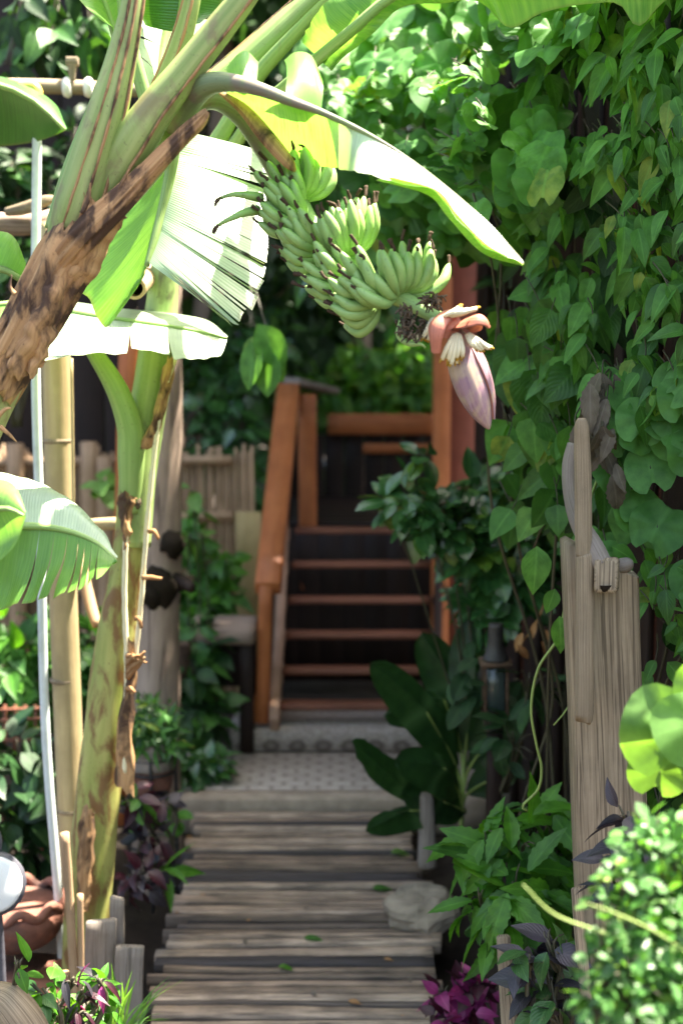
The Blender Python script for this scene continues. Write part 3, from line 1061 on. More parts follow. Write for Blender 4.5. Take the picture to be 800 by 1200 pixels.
Ys = 4.0
pb = thing('banana_plant', 'slim upright banana plant with scarred yellow green stem beside the bamboo post', 'banana plant', (W(100, 1100, Ys).x, Ys, -.05), 'banana plants on the left')
pa = thing('banana_plant', 'large leaning banana plant carrying the green fruit bunch and purple bud', 'banana plant', (W(-150, 1500, 2.95).x, 2.95, -.05), 'banana plants on the left')
rtube('trunk', [(-150, 1600, 2.95, 48), (-140, 1000, 2.95, 44), (-105, 700, 2.95, 38), (-46, 540, 2.95, 34), (6, 432, 2.95, 30), (52, 350, 2.95, 29), (84, 292, 2.96, 30), (106, 248, 2.97, 31), (128, 205, 2.99, 26)],
      'trunk', pa, 28, 90, wob=.07, wf=7)


def flake(m, rows, Y, mat=0, nv=7, wav=.006, seed=0, depth=.045):
    """loose strip of sheath: rows of (px left, py left, px right, py right); bows towards the viewer"""
    Lc = spline([tuple(W(r[0], r[1], Y)) for r in rows], 26)
    Rc = spline([tuple(W(r[2], r[3], Y)) for r in rows], 26)
    vs, uv = [], []
    for i in range(26):
        for j in range(nv):
            t = j / (nv - 1)
            p = Lc[i] * (1 - t) + Rc[i] * t
            jag = 0.0
            if i in (0, 25):
                jag = random.uniform(-.012, .012)
            p = p + np.array((0, -depth * math.sin(math.pi * t) ** .7 * (.6 + .4 * math.sin(math.pi * i / 25)), jag))
            v = noise.noise_vector(Vector((i * .33 + seed * 7, j * .55, seed)))
            p = p + np.array((v.x * wav, v.y * wav * 1.6, v.z * wav))
            vs.append(p)
            uv.append((t * .35, i / 25 * .4))
    m.add(vs, grid_faces(26, nv), mat, vuv=uv)


flakes = [
    # trunk wraps
    ([(96, 236, 124, 256), (72, 286, 108, 302), (44, 334, 84, 352), (22, 380, 60, 396), (0, 425, 36, 440)], 2.92, .05),
    ([(60, 300, 90, 318), (42, 345, 76, 366), (24, 385, 54, 408), (6, 425, 26, 448)], 2.905, .05),
    ([(108, 228, 150, 250), (90, 265, 128, 290), (76, 300, 112, 322), (70, 330, 92, 340)], 2.92, .05),
    ([(30, 332, 52, 340), (10, 372, 36, 388), (-14, 415, 12, 436), (-30, 450, -8, 468)], 2.93, .04),
    ([(48, 330, 70, 342), (40, 368, 66, 392), (36, 405, 54, 418), (30, 432, 40, 440)], 2.90, .03),
    ([(96, 204, 108, 212), (92, 236, 112, 244), (86, 262, 112, 272)], 2.90, .02),
]
for k, (rows, Y, dp) in enumerate(flakes):
    m = MB()
    flake(m, rows, Y, seed=k + 1, depth=dp, wav=.009)
    m.build('dry_sheath', M['sheath'], pa)
# dry sheath shells round the stem
for rows, wf_ in (([(-6, 452, 2.94, 31), (8, 428, 2.94, 31.5), (30, 388, 2.94, 31), (52, 350, 2.94, 31), (72, 314, 2.94, 31), (88, 284, 2.95, 32), (100, 262, 2.955, 31)], 11),):
    rtube('dry_sheath', rows, 'sheath', pa, 60, 110, wob=.16, wf=4, wa=5.0, rag=.05)
rtube('dry_sheath', [(22, 404, 2.93, 29), (40, 372, 2.93, 32), (60, 336, 2.93, 33), (78, 304, 2.93, 34), (92, 276, 2.94, 32)], 'sheath', pa, 60, 90, wob=.18, wf=5, wa=7.0, rag=.07)
# the long dead stalk stub pointing up right, and frayed splinters
rtube('dead_stalk', [(70, 312, 2.9, 14), (100, 276, 2.88, 17), (136, 240, 2.87, 15), (172, 203, 2.88, 11), (204, 170, 2.89, 9), (232, 142, 2.9, 8), (240, 133, 2.9, 4)], 'sheath', pa, 40, 90, wob=.42, wf=7, wa=5.0, rag=.02)
for a in ([(100, 285), (118, 255), (140, 220), (152, 198)], [(96, 250), (104, 232), (106, 214)], [(18, 345), (12, 336), (14, 322)], [(0, 500), (10, 508), (20, 518)], [(-4, 490), (6, 480), (14, 478)], [(128, 250), (138, 232), (146, 226)]):
    m = MB()
    tube(m, [W(p[0], p[1], 2.86) for p in a], [R(3.2, 2.9)] + [R(2.4, 2.9)] * (len(a) - 2) + [R(.6, 2.9)], 7, 14, wob=.4, wf=30)
    m.build('splinter', M['sheath'], pa)

rs_ = random.Random(21)
for k in range(16):
    t_ = rs_.random()
    cx_, cy_ = 4 + 92 * t_, 436 - 166 * t_
    o_ = rs_.uniform(-30, 30)
    px0, py0 = cx_ + o_ * .86, cy_ + o_ * .5
    ln_ = rs_.uniform(18, 46)
    bx_ = rs_.uniform(-9, 9)
    m = MB()
    w_ = rs_.uniform(2.5, 7)
    flake(m, [(px0 - w_, py0, px0 + w_, py0 + 3), (px0 + ln_ * .3 - w_, py0 - ln_ * .45, px0 + ln_ * .3 + w_, py0 - ln_ * .45 + 3), (px0 + ln_ * .5 + bx_ - w_ * .4, py0 - ln_ * .9, px0 + ln_ * .5 + bx_ + w_ * .4, py0 - ln_ * .9)], 2.905 if abs(o_) < 20 else 2.93, seed=k + 30, depth=.012, wav=.008)
    m.build('fibre_strip', M['sheath'], pa)

# petioles (width narrows upward; channelled on the upper side) and the blades they carry
rtube('petiole', [(72, 296, 2.94, 20), (90, 245, 2.92, 27), (108, 190, 2.91, 26), (126, 130, 2.9, 22), (142, 70, 2.9, 17), (156, 5, 2.9, 13), (166, -80, 2.92, 11), (160, -170, 2.98, 8)], 'petiole', pa, 26, 60, flat=.8, wob=.10, wf=2.5, wa=2.2, margins=(.93, -.35, .25))
rtube('petiole', [(68, 272, 2.99, 16), (90, 205, 2.98, 18), (112, 140, 2.97, 14), (134, 70, 2.97, 8), (148, 20, 2.97, 3)], 'petiole_pale', pa, 16, 40, flat=.7, wob=.03)
rtube('petiole', [(112, 242, 2.94, 18), (150, 176, 2.91, 25), (182, 128, 2.9, 21), (222, 78, 2.9, 17.5), (262, 28, 2.9, 16), (300, -22, 2.9, 13), (350, -110, 2.95, 10), (380, -190, 3.05, 8)], 'petiole', pa, 26, 60, flat=.75, wob=.10, wf=2.5, wa=2.2, margins=(-.9, .55))
rtube('petiole', [(140, 215, 2.98, 20), (170, 150, 3.0, 17), (192, 100, 3.0, 14), (214, 40, 3.0, 12), (228, -20, 3.0, 10), (240, -120, 3.02, 8)], 'petiole', pa, 18, 50, flat=.7, wob=.08, wf=2.5, wa=2.2, margins=(.1, -.9))
rtube('petiole', [(130, 235, 3.02, 24), (170, 190, 3.03, 24), (208, 148, 3.05, 18), (240, 108, 3.08, 15), (285, 68, 3.1, 14), (335, 22, 3.12, 12), (390, -28, 3.15, 10), (470, -90, 3.25, 8)], 'petiole_pale', pa, 18, 60, flat=.7, wob=.08, wf=2.5, wa=2.2, margins=(-.95,))
rtube('petiole', [(200, 235, 4.0, 9), (250, 172, 3.98, 10), (275, 132, 3.95, 9), (305, 85, 3.9, 9), (345, 40, 3.86, 8), (385, -5, 3.84, 7), (430, -60, 3.84, 6)], 'petiole_pale', pb, 14, 40, flat=.8, wob=.03)
rtube('petiole', [(190, 190, 3.3, 9), (172, 120, 3.3, 8), (155, 60, 3.3, 8), (146, 20, 3.3, 7), (140, -40, 3.3, 6)], 'petiole_pale', pa, 14, 30, flat=.8)

# leaf arching over the bunch
l1 = rtube('leaf_midrib', [(205, 150, 3.0, 15), (222, 118, 2.95, 15), (244, 99, 2.9, 13), (272, 97, 2.88, 10), (305, 105, 2.86, 8), (342, 119, 2.85, 6), (380, 133, 2.85, 4), (430, 157, 2.86, 3), (480, 188, 2.87, 2.4), (530, 226, 2.88, 2), (575, 266, 2.88, 1.6), (612, 306, 2.87, 1.2)], 'peduncle', pa, 14, 70, wob=.05)
m = MB()
blade(m, PL([(262, 98, 2.87), (305, 107, 2.86), (342, 121, 2.85), (378, 131, 2.85), (396, 140, 2.85)]),
      PL([(266, 112, 3.0), (306, 165, 3.10), (346, 194, 3.08), (380, 197, 3.0), (398, 199, 2.93)]), 30, 10, bulge=.012, ripple=.008, rseed=3)
m.build('blade', [M['bleaf_yellow']], l1)
m = MB()
blade(m, PL([(380, 130, 2.85), (430, 155, 2.86), (480, 186, 2.87), (530, 224, 2.88), (575, 263, 2.88), (613, 306, 2.87)]),
      PL([(396, 199, 2.93), (430, 202, 2.74), (462, 211, 2.71), (512, 224, 2.72), (536, 254, 2.76), (570, 289, 2.80), (614, 309, 2.86)]), 40, 12, bulge=.010, ripple=.008, rseed=4)
m.build('blade', [M['bleaf_wax_glare']], l1)
m = MB()
blade(m, PL([(462, 208, 2.72), (512, 223, 2.725), (536, 252, 2.765), (572, 288, 2.80), (612, 308, 2.865)]),
      PL([(440, 212, 2.84), (500, 229, 2.86), (524, 255, 2.86), (565, 297, 2.86), (612, 312, 2.87)]), 26, 6, bulge=.004)
m.build('blade_margin', [M['bleaf_yellow']], l1)
# upright flaps of the far half of that blade
m = MB()
blade(m, PL([(334, 118, 2.86), (350, 124, 2.86), (364, 128, 2.86), (376, 132, 2.86)]), PL([(332, 74, 3.0), (345, 64, 2.99), (364, 68, 2.97), (377, 96, 2.93)]), 14, 8, bulge=.02)
m.build('blade', [M['bleaf']], l1)
m = MB()
blade(m, PL([(268, 98, 2.89), (284, 100, 2.88), (300, 104, 2.88)]), PL([(263, 84, 3.0), (285, 62, 2.98), (302, 74, 2.96)]), 10, 6, bulge=.015)
m.build('blade', [M['bleaf_yellow']], l1)

# upper right leaf: midrib leaves the frame, the near half hangs back into view
l4 = rtube('leaf_midrib', [(202, 228, 4.0, 8), (262, 184, 3.96, 8), (302, 132, 3.8, 8), (340, 98, 3.55, 8), (372, 69, 3.36, 7), (414, 34, 3.2, 6.5), (456, -2, 3.18, 6), (540, -46, 3.12, 5), (660, -72, 3.05, 4), (800, -62, 2.98, 3), (960, 10, 2.92, 2)], 'petiole_pale', pb, 12, 60)
m = MB()
blade(m, PL([(372, 66, 3.36), (414, 32, 3.24), (456, -4, 3.18)]), PL([(356, 44, 3.4), (380, 6, 3.3), (430, -34, 3.3)]), 16, 8, bulge=.02, ripple=.01)
m.build('blade', [M['bleaf_yellow']], l4)
m = MB()
blade(m, PL([(374, 70, 3.36), (414, 36, 3.24), (456, 0, 3.18), (540, -44, 3.12), (660, -70, 3.05), (800, -60, 2.98), (955, 10, 2.92)]),
      PL([(384, 80, 3.24), (430, 46, 3.25), (478, 10, 3.27), (558, 6, 3.26), (598, 34, 3.22), (640, 15, 3.18), (718, 6, 3.12), (748, 32, 3.1), (800, -4, 3.06), (950, 40, 2.95)]), 60, 10, bulge=.02, ripple=.014, rseed=8)
m.build('blade', [M['bleaf_yellow']], l4)
m = MB()
blade(m, PL([(456, -4, 3.18), (540, -48, 3.12), (660, -74, 3.05), (800, -64, 2.98), (955, 8, 2.92)]), PL([(470, -70, 3.4), (560, -140, 3.45), (680, -170, 3.4), (820, -130, 3.3), (960, -5, 2.98)]), 30, 8, bulge=.03, ripple=.02)
m.build('blade', [M['bleaf']], l4)

# drooping torn leaf with one half facing the sun
l5 = rtube('leaf_midrib', [(196, 170, 3.2, 9), (204, 160, 3.3, 8), (202, 190, 3.38, 7), (192, 240, 3.38, 6), (182, 280, 3.36, 5), (172, 312, 3.34, 3)], 'petiole_pale', pa, 10, 40)
m = MB()
blade(m, PL([(210, 152, 3.40), (205, 180, 3.40), (195, 230, 3.38), (184, 278, 3.36), (174, 308, 3.34)]),
      PL([(292, 172, 3.60), (308, 196, 3.56), (314, 250, 3.42), (312, 318, 3.26), (298, 352, 3.20), (281, 382, 3.14), (252, 366, 3.2)]),
      70, 16, bulge=.012, tears=(.15, .175, .225, .52, .60, .61, .665, .72, .735, .80, .815, .87, .93, .955), gap=.0026, ripple=.006, rseed=5, ragged=.02, lifts=4)
m.build('blade', [M['bleaf_wax_glare']], l5)
m = MB()
blade(m, PL([(206, 158, 3.40), (203, 185, 3.40), (193, 232, 3.38), (182, 280, 3.36), (172, 310, 3.34)]),
      PL([(182, 200, 3.46), (150, 240, 3.52), (82, 325, 3.56), (102, 350, 3.5), (122, 384, 3.44), (160, 330, 3.38)]),
      50, 12, bulge=.012, tears=(.82, .87, .92, .96), gap=.004, ripple=.006, rseed=6)
m.build('blade', [M['bleaf']], l5)

# blades seen between and behind the petioles at the top
l6 = rtube('leaf_midrib', [(190, 200, 3.42, 6), (186, 120, 3.45, 6), (190, 60, 3.5, 5), (205, 0, 3.55, 5), (216, -90, 3.6, 4)], 'petiole_pale', pa, 10, 24)
m = MB()
blade(m, PL([(186, 128, 3.45), (190, 60, 3.5), (203, 15, 3.55)]), PL([(158, 88, 3.34), (154, 52, 3.4), (162, 20, 3.52)]), 16, 8, bulge=.01, tears=(.3, .6), gap=.004)
blade(m, PL([(187, 118, 3.45), (190, 60, 3.5), (203, 15, 3.55)]), PL([(214, 96, 3.34), (240, 50, 3.4), (246, 20, 3.52)]), 16, 8, bulge=.01, tears=(.4, .5, .7), gap=.004)
m.build('blade', [M['bleaf_wax_glare']], l6)
l7 = rtube('leaf_midrib', [(205, 60, 3.4, 4), (214, 10, 3.4, 5), (220, -60, 3.4, 5), (230, -180, 3.5, 4)], 'petiole_pale', pa, 10, 20)
m = MB()
blade(m, PL([(207, 38, 3.42), (212, 0, 3.4), (220, -60, 3.4), (230, -180, 3.5)]), PL([(172, 30, 3.48), (158, -10, 3.52), (150, -80, 3.5), (220, -185, 3.5)]), 22, 8, bulge=.02)
blade(m, PL([(207, 38, 3.42), (212, 0, 3.4), (220, -60, 3.4), (230, -180, 3.5)]), PL([(236, 28, 3.48), (262, 2, 3.52), (280, -80, 3.5), (240, -185, 3.5)]), 22, 8, bulge=.02)
m.build('blade', [M['bleaf_dark']], l7)
l8 = rtube('leaf_midrib', [(140, 60, 3.4, 4), (128, 20, 3.4, 4), (112, -30, 3.4, 4), (90, -150, 3.4, 4)], 'petiole_pale', pa, 10, 20)
m = MB()
blade(m, PL([(138, 52, 3.4), (126, 16, 3.4), (112, -30, 3.4), (90, -150, 3.4)]), PL([(118, 26, 3.3), (92, 2, 3.3), (60, -50, 3.32), (80, -160, 3.4)]), 20, 8, bulge=.02)
blade(m, PL([(139, 52, 3.4), (127, 16, 3.4), (112, -30, 3.4), (90, -150, 3.4)]), PL([(146, 30, 3.5), (150, -6, 3.52), (140, -60, 3.5), (96, -160, 3.4)]), 20, 8, bulge=.02)
m.build('blade', [M['bleaf_yellow']], l8)
# blades above the frame that shade the stem, on the two big petioles
for (bx, by, Y, tx, ty, tY, wd) in ((160, -170, 2.98, -260, -420, 3.3, .26), (240, -120, 3.02, 120, -480, 3.9, .24)):
    p0, p1 = W(bx, by, Y), W(tx, ty, tY)
    midp = p0.lerp(p1, .5) + V3(0, 0, .18)
    mids = [p0, midp, p1]
    sd = (p1 - p0).cross(V3(0, 0, 1)).normalized()
    lr = MB()
    tube(lr, mids, [.014, .01, .004], 10, 20)
    lo = lr.build('leaf_midrib', M['petiole_pale'], pa)
    for s in (-1, 1):
        m = MB()
        blade(m, mids, [p0 + sd * s * .05, midp + sd * s * wd + V3(0, 0, -.08), p1 + sd * s * .02], 30, 8, bulge=.03 * s, tears=(.3, .42, .6, .75), gap=.008, rseed=9)
        m.build('blade', [M['bleaf']], lo)

# ------------------------------------------------------------------ fruit bunch
AX = [(205, 140, 3.02, 15), (226, 116, 3.03, 17), (256, 112, 3.05, 17), (286, 132, 3.07, 17), (312, 168, 3.09, 17), (334, 210, 3.08, 15), (362, 262, 3.04, 13), (402, 306, 2.98, 12), (444, 338, 2.92, 11), (482, 356, 2.88, 9.5), (512, 372, 2.86, 8.5), (536, 386, 2.85, 8)]
bunch = rtube('fruit_bunch', AX[:6], 'peduncle', pa, 18, 50, wob=.05)
m = MB()
tube(m, [W(p[0], p[1], p[2]) for p in AX[5:]], [R(p[3], p[2]) for p in AX[5:]], 16, 50, wob=.12, wf=20)
m.build('bunch_stalk', M['stalk'], bunch)
rtube('dry_bract', [(258, 108, 2.99, 3), (285, 128, 2.97, 7), (312, 160, 2.96, 9), (338, 190, 2.96, 7), (346, 200, 2.97, 2)], 'sheath', bunch, 10, 30, flat=.5, wob=.2)
axs = spline([tuple(W(p[0], p[1], p[2])) for p in AX], 400)
axT = unit(np.gradient(axs, axis=0))
UP = np.array((0, 0, 1.0))
AF = unit(np.array((.50, -.74, -.42)))     # the free end of the bunch faces right, down and towards the path


def finger(c, a, u, L, side, rad, seed):
    """one banana: leaves the stalk along u, bends up and back towards the top of the bunch"""
    r = random.Random(seed)
    lift = UP
    p = [c + u * .008, c + u * .026 + a * .010]
    d1 = u * .80 + a * .42
    d1 /= np.linalg.norm(d1)
    d2 = u * .92 + lift * .30 + a * .05 + side * r.uniform(-.16, .16)
    d2 /= np.linalg.norm(d2)
    d3 = u * .62 + lift * .50 - a * .42 + side * r.uniform(-.26, .26)
    d3 /= np.linalg.norm(d3)
    p.append(p[-1] + d1 * L * .32)
    p.append(p[-1] + d2 * L * .32)
    p.append(p[-1] + d3 * L * .26)
    m = MB()
    tip = p[-1] + d3 * L * .13
    tube(m, p + [tip], [.0052, .0075, rad, rad * 1.02, rad * .78, rad * .26], 15, 18, side=tuple(side), ridge=.045)
    e = tip + d3 * L * .05 + np.array((r.uniform(-.004, .004), r.uniform(-.004, .004), 0))
    e2 = e + d3 * r.uniform(.004, .018) + np.array((r.uniform(-.008, .008), r.uniform(-.008, .008), r.uniform(-.002, .004)))
    tube(m, [tip - d3 * .003, e, e2], [.0034, .0030, r.choice([.002, .0048, .0036])], 6, 8, mat=1, wob=.5, wf=80)
    return m


seed = 0
hands = [  # share of the axis, fingers, arc start and end (degrees from up, + = right in view), radius share
    (.455, 14, -80, 48, .92), (.50, 13, -120, -30, .92), (.585, 12, -140, -58, .95), (.655, 15, -62, 30, 1.0), (.70, 12, -150, -62, .95), (.785, 15, -168, -46, .95), (.832, 18, -104, 66, .94)]
for hk, (s, nf, a0, a1, sc) in enumerate(hands):
    for q in range(nf):
        seed += 1
        r = random.Random(seed * 13)
        row = q % 2
        si = int((s + (.010 if row else -.014)) * 399)
        c, a = axs[si], AF
        e1 = UP - a * UP.dot(a)
        e1 /= np.linalg.norm(e1)
        e2 = np.cross(a, e1)
        e2 = e2 if e2[0] > 0 else -e2          # to the right when looking back along the stalk
        if e2[0] < 0:
            e2 = -e2
        ang = math.radians(a0 + (a1 - a0) * (q + .5) / nf + r.uniform(-4, 4))
        u = e1 * math.cos(ang) + e2 * math.sin(ang)
        side = np.cross(a, u)
        m = finger(c, a, u, r.uniform(.088, .122) * sc, side, r.uniform(.0104, .0124), seed)
        m.build('banana', [M['fruit'], M['fruit_tip']], bunch)
# two stunted dry fingers poking left
for pts in ([(306, 232, 3.0), (290, 229, 2.98), (272, 228, 2.97), (258, 232, 2.97)], [(302, 246, 3.0), (285, 250, 2.97), (268, 257, 2.95), (256, 264, 2.95)]):
    m = MB()
    tube(m, PL(pts), [R(6, 3), R(5, 3), R(3.2, 3), R(2, 3)], 8, 16, wob=.2, wf=30)
    tube(m, [W(*pts[-1]), W(pts[-1][0] - 4, pts[-1][1] + 4, 2.95), W(pts[-1][0] - 6, pts[-1][1] + 10, 2.95)], [R(2, 3), R(2.4, 3), R(1.4, 3)], 6, 8, mat=1, wob=.5, wf=60)
    m.build('banana', [M['fruit'], M['fruit_tip']], bunch)
# spent dark flower clusters near the end of the stalk
for (px, py, Y, rr, nn) in ((474, 372, 2.80, 15, 46), (506, 352, 2.80, 16, 46), (480, 392, 2.80, 9, 22), (496, 384, 2.82, 8, 18)):
    m = MB()
    for k in range(nn):
        c = W(px + random.gauss(0, rr * .42), py + random.gauss(0, rr * .6 if rr < 16 and py > 360 else rr * .3), Y + random.uniform(-.02, .02))
        d = Vector((random.gauss(0, 1), random.gauss(0, 1), random.gauss(-.3, 1))).normalized()
        tube(m, [c, c + d * .008, c + d * .017 + V3(random.uniform(-.004, .004), 0, -.003)], [.0026, .0022, .0012], 5, 6, wob=.5, wf=90)
    m.build('spent_flowers', M['spent'], bunch)
m = MB()
tube(m, PL([(470, 376, 2.83), (468, 392, 2.82), (478, 402, 2.81), (494, 404, 2.8), (498, 408, 2.8)]), [.006, .008, .007, .003, .002], 8, 20, wob=.2)
m.build('stunted_finger', M['stalk'], bunch)

# ------------------------------------------------------------------ the purple bud
bud = MB()
b0, b1 = W(534, 388, 2.84), W(573, 503, 2.80)
ax = (b1 - b0)
prof = [(-.02, .010), (.06, .022), (.18, .033), (.34, .0405), (.5, .0405), (.66, .036), (.8, .0275), (.9, .0175), (.97, .008), (1.0, .002)]
bend = [b0 + ax * t + V3(math.sin(t * 3.1) * -.006, 0, 0) for t, _ in prof]
tube(bud, bend, [r * .86 for _, r in prof], 40, 60, wob=.07, wf=3, wa=4.0)
bo = bud.build('flower_bud', [M['bract']], pa)
axn = ax.normalized()


def bract(m, base, dirs, widths, cup, nrm, n=16, nv=11, mat=0, thick=.003):
    """shell following a path; dirs are successive points; cup > 0 bows along the normal"""
    C = spline([tuple(p) for p in dirs], n)
    Wd = spline([(w, 0, 0) for w in widths], n)[:, 0] if len(set(widths)) > 1 else np.full(n, widths[0])
    T = unit(np.gradient(C, axis=0))
    for sgn, off in ((1, 0.0), (-1, thick)):
        vs, uv = [], []
        for i in range(n):
            nn = np.array(nrm) - T[i] * T[i].dot(np.array(nrm))
            nn /= np.linalg.norm(nn)
            s = np.cross(T[i], nn)
            for j in range(nv):
                t = j / (nv - 1) * 2 - 1
                vs.append(C[i] + s * t * Wd[i] + nn * (-(cup) * t * t * Wd[i] - off))
                uv.append((t * .5 + .5, i / n * .1))
        m.add(vs, grid_faces(n, nv), mat if sgn > 0 else 1, vuv=uv)


# closed overlapping bracts on the flanks
for ang, s0, s1, wd in ((200, .05, .80, .026), (-35, .05, .90, .024), (80, .12, .93, .022)):
    an = math.radians(ang)
    sx = V3(0, 0, 1).cross(axn).normalized()
    sy = axn.cross(sx)
    out = (sx * math.cos(an) + sy * math.sin(an))
    pts = []
    for t in (0, .25, .5, .75, 1.0):
        tt_ = s0 + (s1 - s0) * t
        rr = float(np.interp(tt_, [p[0] for p in prof], [p[1] for p in prof]))
        pts.append(b0 + ax * tt_ + out * (rr * .86 + .003 + .003 * t))
    m = MB()
    bract(m, b0, pts, [wd * .7, wd, wd * 1.02, wd * .7, .003], .42, tuple(out))
    m.build('bract', [M['bract'], M['bract_in']], bo)
# two lifted bracts
m = MB()
bract(m, None, PL([(534, 366, 2.84), (520, 364, 2.79), (510, 374, 2.75), (507, 392, 2.74), (508, 414, 2.75)]), [.010, .020, .023, .020, .010], .55, (-.55, -.75, .25))
m.build('bract', [M['bract_in'], M['bract_in']], bo)
m = MB()
bract(m, None, PL([(540, 382, 2.83), (549, 372, 2.78), (560, 369, 2.76), (570, 374, 2.76), (574, 382, 2.77)]), [.020, .030, .030, .022, .006], .6, (.1, -.55, .85))
m.build('bract', [M['bract_in'], M['bract_in']], bo)
m = MB()
bract(m, None, PL([(528, 384, 2.86), (526, 376, 2.82), (522, 384, 2.80), (520, 396, 2.80)]), [.02, .024, .022, .014], .4, (-.2, -.9, .3))
m.build('bract', [M['bract_in'], M['bract_in']], bo)
# cream florets under each lifted bract
for (px, py, Y, dx, dy, nf, sp) in ((535, 390, 2.785, -5, 34, 9, 11), (549, 390, 2.785, 17, 22, 8, 9), (520, 370, 2.76, 26, -6, 7, 9), (508, 372, 2.82, -4, 28, 6, 8)):
    m = MB()
    for k in range(nf):
        t = k / (nf - 1) * 2 - 1
        a = W(px + t * sp * .35, py + abs(t) * 2, Y + .006 * (k % 2))
        b = W(px + dx * .55 + t * sp * .85, py + dy * .55 + random.uniform(-1, 1), Y - .012 + .008 * (k % 2))
        c = W(px + dx + t * sp * 1.15 + random.uniform(-2, 2), py + dy + random.uniform(-3, 3) - abs(t) * 4, Y - .008 + .008 * (k % 2))
        tube(m, [a, b, c], [.0032, .0048, .0042], 8, 10, wob=.12, wf=40)
        d = (c - b).normalized()
        for q in range(3):
            e = c + V3(random.uniform(-.004, .004), random.uniform(-.003, .003), random.uniform(-.003, .003))
            tube(m, [c - d * .004, e, e + d * .005], [.002, .0024, .0012], 5, 6, mat=1)
    m.build('florets', [M['floret'], M['floret_tip']], bo)

# ------------------------------------------------------------------ second banana plant
rtube('pseudostem', [(96, 1260, Ys, 32), (104, 1060, Ys, 29), (112, 960, Ys, 27), (124, 850, Ys, 26), (134, 760, Ys, 24), (146, 690, Ys, 21), (154, 630, Ys, 20), (158, 560, Ys, 18), (162, 490, Ys, 18)], 'pstem', pb, 26, 100, wob=.09, wf=6)
rtube('pseudostem_top', [(160, 640, Ys - .03, 17), (164, 560, Ys - .02, 19), (170, 500, Ys, 22), (180, 440, Ys, 22), (186, 390, Ys, 20), (192, 330, Ys, 17), (196, 270, Ys, 13), (200, 200, Ys, 10)], 'pstem_green', pb, 22, 60, wob=.04)
pet = rtube('petiole', [(152, 600, Ys - .06, 11), (154, 540, Ys - .07, 16), (152, 500, Ys - .08, 15), (138, 458, Ys - .09, 13), (114, 418, Ys - .1, 10), (96, 392, Ys - .1, 8), (88, 378, Ys - .09, 6)], 'petiole_pale', pb, 18, 60, wob=.03)
m = MB()
for pts, rr in (([(206, 418), (190, 470), (180, 540), (172, 620), (166, 700), (160, 760), (155, 800)], 3), ([(148, 622), (146, 700), (149, 780), (147, 850), (146, 905)], 3.2)):
    tube(m, [W(p[0], p[1], Ys - .09) for p in pts], [R(rr, Ys)] * len(pts), 8, 50, wob=.35, wf=25)
m.build('dry_strip', M['floret'], pb)
for rows, sd in (([(196, 420, 206, 420), (188, 450, 200, 458), (178, 490, 188, 500), (168, 510, 178, 522), (160, 520, 168, 530)], 3),
                 ([(150, 745, 160, 750), (150, 775, 162, 790), (140, 840, 156, 845), (134, 905, 158, 900), (134, 915, 156, 935)], 5),
                 ([(100, 940, 112, 950), (92, 980, 112, 985), (90, 1030, 108, 1035), (92, 1065, 104, 1068)], 6),
                 ([(140, 575, 160, 580), (138, 600, 156, 602), (146, 640, 152, 640)], 7)):
    m = MB()
    flake(m, rows, Ys - .085, seed=sd, depth=.02, wav=.008)
    m.build('dry_sheath', M['sheath'], pb)
for a in range(6):
    m = MB()
    q = random.uniform(-14, 18)
    tube(m, [W(150, 768 + a * 5, Ys - .1), W(158 + random.uniform(-3, 6), 764 + a * 4 + q * .4, Ys - .13), W(164 + random.uniform(-6, 14), 762 + a * 4 + q, Ys - .14)], [R(4, Ys), R(3, Ys), R(1, Ys)], 6, 10, wob=.4, wf=30)
    m.build('frayed_fibre', M['tan'], pb)
for a in ((168, 676, 190, 678), (160, 724, 166, 736), (176, 622, 186, 632), (150, 806, 158, 812)):
    m = MB()
    tube(m, [W(a[0], a[1], Ys - .1), W((a[0] + a[2]) / 2, a[1] + 1, Ys - .12), W(a[2], a[3], Ys - .12)], [R(4, Ys), R(3, Ys), R(2, Ys)], 6, 8, wob=.4, wf=30)
    m.build('frayed_fibre', M['tan'], pb)
m = MB()
c = W(152, 590, Ys - .075)
tube(m, [c + V3(0, .03, .0), c, c + V3(0, -.012, 0)], [R(15, Ys), R(13, Ys), R(5, Ys)], 12, 10, wob=.5, wf=20)
m.build('dark_scar', M['spent'], pb)
# its level leaf with the sun on it
l9 = rtube('leaf_midrib', [(88, 376, 3.9, 5), (60, 364, 3.86, 5), (20, 356, 3.82, 4), (-40, 362, 3.8, 3)], 'petiole_pale', pb, 10, 20)
l10 = rtube('leaf_midrib', [(74, 363, 3.78, 3), (120, 371, 3.74, 3), (170, 378, 3.72, 2.6), (222, 386, 3.7, 2), (266, 396, 3.7, 1)], 'petiole_pale', pb, 10, 20)
m = MB()
blade(m, PL([(40, 362, 3.80), (74, 364, 3.78), (120, 372, 3.74), (170, 379, 3.72), (222, 387, 3.7), (266, 398, 3.7)]),
      PL([(20, 422, 3.52), (44, 419, 3.5), (100, 410, 3.46), (150, 410, 3.46), (210, 417, 3.48), (262, 414, 3.6)]), 40, 10, bulge=.012, tears=(.52, .7), gap=.006, ripple=.01, rseed=2)
m.build('blade', [M['bleaf_wax_glare']], l10)
m = MB()
blade(m, PL([(40, 360, 3.81), (74, 362, 3.79), (120, 370, 3.75), (170, 377, 3.73), (222, 385, 3.71), (266, 396, 3.7)]),
      PL([(60, 352, 4.1), (90, 357, 4.12), (140, 364, 4.1), (190, 368, 4.05), (240, 376, 3.95), (266, 395, 3.75)]), 30, 8, bulge=.012)
m.build('blade', [M['bleaf_wax_glare']], l10)
m = MB()
blade(m, PL([(88, 376, 3.9), (60, 364, 3.86), (20, 356, 3.82), (-40, 362, 3.8)]), PL([(90, 392, 3.8), (60, 404, 3.72), (10, 420, 3.66), (-40, 400, 3.7)]), 20, 8, bulge=.01)
